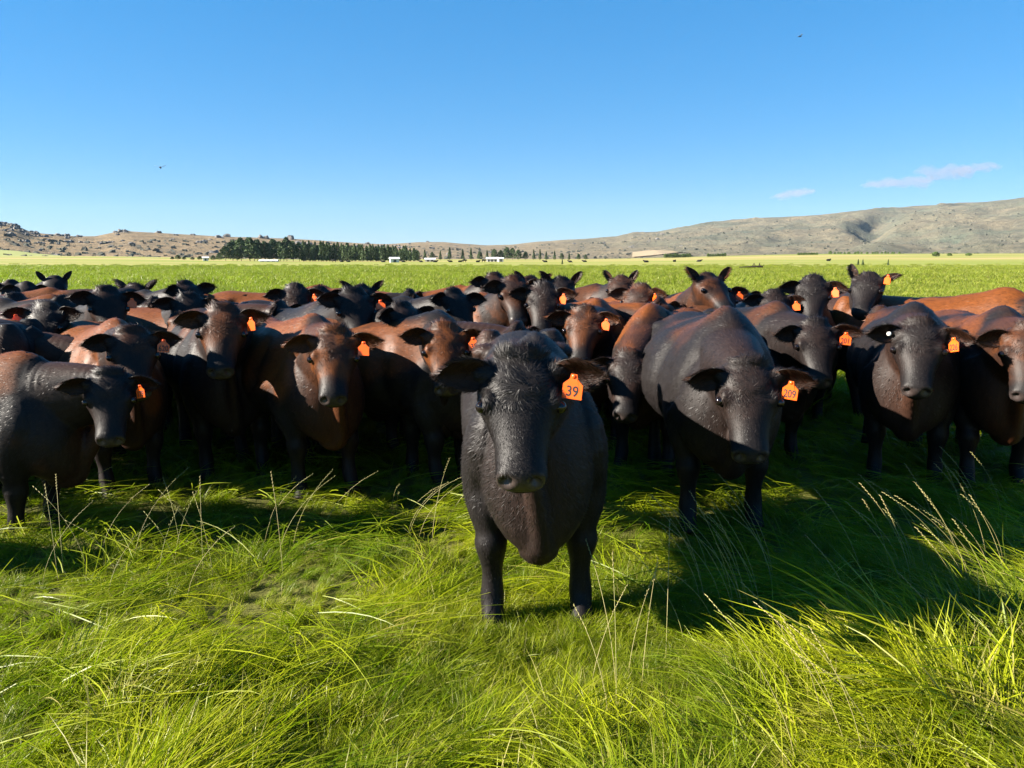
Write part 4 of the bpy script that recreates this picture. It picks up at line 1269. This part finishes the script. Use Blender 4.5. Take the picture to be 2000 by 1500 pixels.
def scatter(name, label, col, x, y, az, tilt, sc):
    n = len(x)
    me = bpy.data.meshes.new(name)
    z = gz(x, y)
    me.from_pydata(np.stack([x, y, z], -1).tolist(), [], [])
    rot = np.stack([np.zeros(n), tilt, az], -1)
    fattr(me, 'rot', rot, 'FLOAT_VECTOR'); fattr(me, 'scl', sc)
    o = link(name, me)
    tag(o, label, kind='stuff')
    ng = bpy.data.node_groups.new(name, 'GeometryNodeTree')
    ng.interface.new_socket('Geometry', in_out='INPUT', socket_type='NodeSocketGeometry')
    ng.interface.new_socket('Geometry', in_out='OUTPUT', socket_type='NodeSocketGeometry')
    N = ng.nodes
    gi, go = N.new('NodeGroupInput'), N.new('NodeGroupOutput')
    ci = N.new('GeometryNodeCollectionInfo'); ci.inputs['Collection'].default_value = col; ci.inputs['Separate Children'].default_value = True; ci.inputs['Reset Children'].default_value = True
    ip = N.new('GeometryNodeInstanceOnPoints'); ip.inputs['Pick Instance'].default_value = True
    na = N.new('GeometryNodeInputNamedAttribute'); na.data_type = 'FLOAT_VECTOR'; na.inputs['Name'].default_value = 'rot'
    nb = N.new('GeometryNodeInputNamedAttribute'); nb.data_type = 'FLOAT'; nb.inputs['Name'].default_value = 'scl'
    rv = N.new('FunctionNodeRandomValue'); rv.data_type = 'INT'
    imin = [i for i in rv.inputs if i.name == 'Min' and i.type == 'INT'][0]; imax = [i for i in rv.inputs if i.name == 'Max' and i.type == 'INT'][0]
    imin.default_value = 0; imax.default_value = len(col.objects) - 1
    L = ng.links.new
    L(gi.outputs[0], ip.inputs['Points']); L(ci.outputs[0], ip.inputs['Instance'])
    L(na.outputs['Attribute'], ip.inputs['Rotation']); L(nb.outputs['Attribute'], ip.inputs['Scale'])
    L([q for q in rv.outputs if q.type == 'INT'][0], ip.inputs['Instance Index'])
    L(ip.outputs[0], go.inputs[0])
    md = o.modifiers.new('scatter', 'NODES'); md.node_group = ng
    return o

def jgrid(y0, y1, sp, half, extra, g):
    ys = np.arange(y0, y1, sp)
    X, Y = [], []
    for yy in ys:
        hw = yy * half + extra
        xs = np.arange(-hw, hw, sp)
        X.append(xs + g.uniform(-.5, .5, len(xs)) * sp); Y.append(yy + g.uniform(-.5, .5, len(xs)) * sp)
    return np.concatenate(X), np.concatenate(Y)

gg = np.random.default_rng(77)
x1, y1 = jgrid(.9, 4.4, .078, .68, .5, gg)
x2, y2 = jgrid(4.4, 8.0, .120, .68, .5, gg)
x = np.concatenate([x1, x2]); y = np.concatenate([y1, y2])
az, flat = flow(x, y)
gap = gg.random(len(x)) > np.clip(.80 + .80 * nz(np.stack([x, y], -1) * 2.6, 315, 2), .15, 1)
sel = gg.random(len(x)) < .06 + .66 * flat
lump = 1 + .30 * nz(np.stack([x, y], -1) * .9, 310, 2) + .34 * nz(np.stack([x, y], -1) * 2.3, 312, 2)
tram = .40 + .40 * (1 - sstep(2.5, 3.4, y + .3 * nz(np.stack([x, y], -1) * .6, 311, 2))) + .85 * sstep(1.15, 2.0, x) * (1 - sstep(2.9, 4.2, y)) * sstep(1.2, 2.2, y)
tram *= 1 - .55 * np.exp(-((x - .17) / .42) ** 4 - ((y - 2.96) / .44) ** 4)
lump = np.maximum(lump * tram, .34) * np.where(gap, .55, 1.0)
big = np.where(y > 4.4, 1.25, 1.0)
scatter('lodged_grass', 'long green grass laid over in swirls', LODGED, x[sel], y[sel], (az + gg.normal(0, .40, len(x)))[sel], np.zeros(sel.sum()), (lump * big * gg.uniform(.75, 1.25, len(x)))[sel])
u_ = ~sel
scatter('upright_grass', 'green grass tufts standing among the laid grass', UPRIGHT, x[u_], y[u_], (az + gg.normal(0, .9, len(x)))[u_], np.zeros(u_.sum()), (lump * big * gg.uniform(.65, 1.15, len(x)))[u_])
xs, ys = jgrid(2.3, 3.75, .05, 0.0, .75, gg)
xs = xs + .18
scatter('trodden_grass', 'short trodden grass about the hooves of the nearest cow', UPRIGHT, xs, ys, gg.uniform(0, 6.28, len(xs)), np.zeros(len(xs)), gg.uniform(.30, .58, len(xs)))
x, y = jgrid(8.0, 17.0, .22, .68, 1.0, gg)
scatter('herd_grass', 'green grass between and behind the cattle', MIDT, x, y, gg.uniform(0, 6.28, len(x)), np.zeros(len(x)), gg.uniform(.7, 1.3, len(x)))
x, y = jgrid(17.0, 46.0, .50, .70, 2.0, gg)
k1 = len(x)
x3, y3 = jgrid(46.0, 100.0, 1.15, .70, 3.0, gg)
x4, y4 = jgrid(100.0, 230.0, 2.1, .70, 3.0, gg)
kp = gg.random(len(x4)) < 1 - sstep(110, 225, y4)
x3, y3 = np.concatenate([x3, x4[kp]]), np.concatenate([y3, y4[kp]])
x = np.concatenate([x, x3]); y = np.concatenate([y, y3])
pz = .5 + .5 * nz(np.stack([x * .35, y], -1) * .09, 320, 3)
sc = gg.uniform(.7, 1.2, len(x)) * (.65 + .7 * pz); sc[k1:] *= 1.35
scatter('pasture_growth', 'dense leafy pasture behind the herd', FART, x, y, gg.uniform(0, 6.28, len(x)), np.zeros(len(x)), sc)

# single long strands that lie over the tufts in the foreground
n = 13000
yy = 1.0 + 6.0 * gg.random(n) ** 1.25
xx = gg.uniform(-1, 1, n) * (yy * .68 + .4)
az, flat = flow(xx, yy)
keep = (gg.random(n) < .35 + .65 * flat) & ~((np.abs(xx - .2) < .6) & (np.abs(yy - 2.92) < .48))
xx, yy, az, flat = xx[keep], yy[keep], az[keep], flat[keep]
n = len(xx)
root = np.stack([xx, yy, gz(xx, yy) + gg.uniform(.02, .10, n)], -1)
V, F, tip, m = blades(gg, root, az + gg.normal(0, .22, n), gg.uniform(.28, .62, n), np.radians(gg.uniform(2, 30, n)), np.radians(gg.uniform(-24, 4, n)), gg.uniform(.0010, .0021, n) * (1 + .12 * yy), 5, .35)
me = mesh_np('strands', V, F, False)
fattr(me, 'tip', tip); fattr(me, 'rnd', np.repeat(gg.random(n) ** 1.2 * .89, m))
tag(link('grass_strands', me, M_GRASS), 'single long pale grass strands lying over the tufts', kind='stuff')

# flowering stems
def stems():
    mb = MB(); g = np.random.default_rng(9); tips = []
    spots = [(1465, 1190, 40), (1500, 1180, 30), (1540, 1165, 14), (1400, 1150, 14), (1880, 1130, 60), (1940, 1120, 60), (1990, 1180, 60), (1800, 1150, 30), (1660, 1420, 60), (1250, 1330, 60), (330, 1100, 60), (520, 1060, 50), (180, 1120, 80), (760, 1020, 60), (60, 1010, 60), (1950, 1020, 40)]
    for (u, v, sd) in spots:
        for _ in range(6 if sd < 60 else 8):
            D = (CAM_H - .05) / math.tan(PITCH + math.atan((v - 750) / FPX))
            uu = u + g.normal(0, sd); D += g.normal(0, .18)
            x = (uu - 1000) / FPX * D; z = float(gz(x, D))
            a, _f = flow(np.array([x]), np.array([D])); a = a[0] + g.normal(0, .35)
            if u > 1300: a = math.radians(g.uniform(135, 185))
            Ls = g.uniform(.35, .62); lean = g.uniform(.5, 1.1) if u > 1300 else g.uniform(.7, 1.25)
            d = np.array([math.cos(a), math.sin(a)])
            P = [np.array([x, D, z + .05])]
            for q in range(1, 7):
                e = math.pi / 2 - lean * (q / 6) ** .7
                P.append(P[-1] + Ls / 6 * np.array([d[0] * math.cos(e), d[1] * math.cos(e), math.sin(e)]))
            P = spline(np.array(P), 12)
            mb.tube(P, np.linspace(.0013, .0007, 12), 4)
            ax = P[-1] - P[-3]; ax /= np.linalg.norm(ax)
            sd_ = np.cross(ax, [0.3, .5, .8]); sd_ /= np.linalg.norm(sd_)
            for q in range(12):
                c = P[-1] - ax * (.011 * (11 - q)) + sd_ * (.0022 * (1 if q % 2 else -1))
                dd = ax * .008 + sd_ * (.004 * (1 if q % 2 else -1)); sv = np.cross(ax, sd_) * .0019
                mb.add(np.array([c - dd * .6, c + sv, c + dd, c - sv, c + sd_ * .0016, c - sd_ * .0016]), [[0, 1, 4], [1, 2, 4], [2, 3, 4], [3, 0, 4], [1, 0, 5], [2, 1, 5], [3, 2, 5], [0, 3, 5]])
    t = NT('seed_stem')
    t.l(t.mix(t.noise(2.5, 2, .5, vec=t.pos()), (.16, .19, .03), (.34, .25, .12)), t.bsdf.inputs['Base Color']); t.set(Roughness=.6)
    tag(link('seed_stems', mb.mesh('stems', True), t.m), 'flowering grass stems with slim seed heads', kind='stuff')
stems()

# ------------------------------------------------------------------ flies
M_FLY = plain('fly_body', (.012, .012, .015), .4, .4).m
M_WING = plain('fly_wing', (.25, .25, .28), .3, .4).m
def fly(label, u, v, D, size, rz, span=1.0):
    p = at(u, v, D)
    r = tag(empty('fly', tuple(p), rz, size), label, 'fly', 'flies in the air')
    mb = MB(); mb.ell([0, -.28, 0], [.16, .15, .15], None, 10, 6); mb.ell([0, .0, .02], [.19, .24, .19], None, 10, 6); mb.ell([0, .42, -.04], [.18, .36, .16], None, 10, 6)
    link('body', mb.mesh('fly'), M_FLY, r)
    for s in (-1, 1):
        mb = MB()
        pl = np.array([[.12, 0], [.55, -.20], [1.15, -.10], [1.25, .12], [.9, .30], [.4, .20]]) * [s * span, 1]
        V0 = np.concatenate([np.c_[pl, .12 + .25 * abs(pl[:, 0])], np.c_[pl, .14 + .25 * abs(pl[:, 0])]])
        n = 6; f = [[0, k, k + 1] for k in range(1, 5)] + [[n, n + k + 1, n + k] for k in range(1, 5)]
        mb.add(V0, f, [[k, k + n, (k + 1) % n + n, (k + 1) % n] for k in range(n)])
        link('wing', mb.mesh('wing', False), M_WING, r)
fly('dark fly in the sky above the left hills', 313, 327, 1.15, .0066, .2)
fly('dark fly high in the sky at the upper right', 1563, 71, 1.5, .0062, 1.9, .8)
fly('tiny fly far off in the sky near the right edge', 1877, 217, 4.0, .0055, .7)

# ------------------------------------------------------------------ cattle far out on the plain
def far_cow_mesh(lying):
    mb = MB()
    if lying:
        mb.ell([0, 0, .42], [.95, .42, .42], None, 10, 7); mb.ell([.75, 0, .62], [.40, .22, .30], None, 8, 6); mb.ell([1.12, .1, .80], [.26, .13, .16], None, 8, 6)
        mb.ell([.35, -.4, .16], [.4, .12, .14], None, 7, 5); mb.ell([-.6, -.42, .2], [.42, .16, .18], None, 7, 5)
    else:
        mb.ell([0, 0, .92], [.82, .32, .36], None, 10, 7); mb.ell([.80, 0, .95], [.42, .17, .24], None, 8, 6); mb.ell([1.18, 0, .70], [.16, .13, .28], None, 8, 6)
        for x_ in (-.6, .55):
            for s in (-1, 1): mb.tube([[x_, s * .17, .8], [x_ + .04, s * .18, .4], [x_, s * .18, 0]], [.13, .07, .06], 7)
    me = mb.mesh('far_cow'); me.materials.append(M_FARCOW)
    return me
M_FARCOW = plain('far_coat', (.010, .009, .009), .7, .15).m
FCOW = [far_cow_mesh(False), far_cow_mesh(True)]
for k, (u, v_) in enumerate([(657, 0), (671, 1), (684, 1), (751, 1), (790, 1), (824, 1), (852, 1), (881, 1), (900, 1), (908, 0), (934, 1), (945, 0), (1064, 1), (1112, 1), (1140, 1), (1259, 1), (1313, 1), (1361, 1), (1610, 1)]):
    D = [330, 300][u > 1200] + gg.uniform(-14, 14)
    xq = (u - 1000) / FPX * D
    o = link('far_cow', FCOW[v_]); o.location = (xq, D, float(gz(xq, D))); o.rotation_euler = (0, 0, gg.choice([0.2, 2.9]) + gg.normal(0, .3))
    tag(o, 'small black cow far out on the plain, beyond the herd', 'cow', 'distant cattle on the plain')
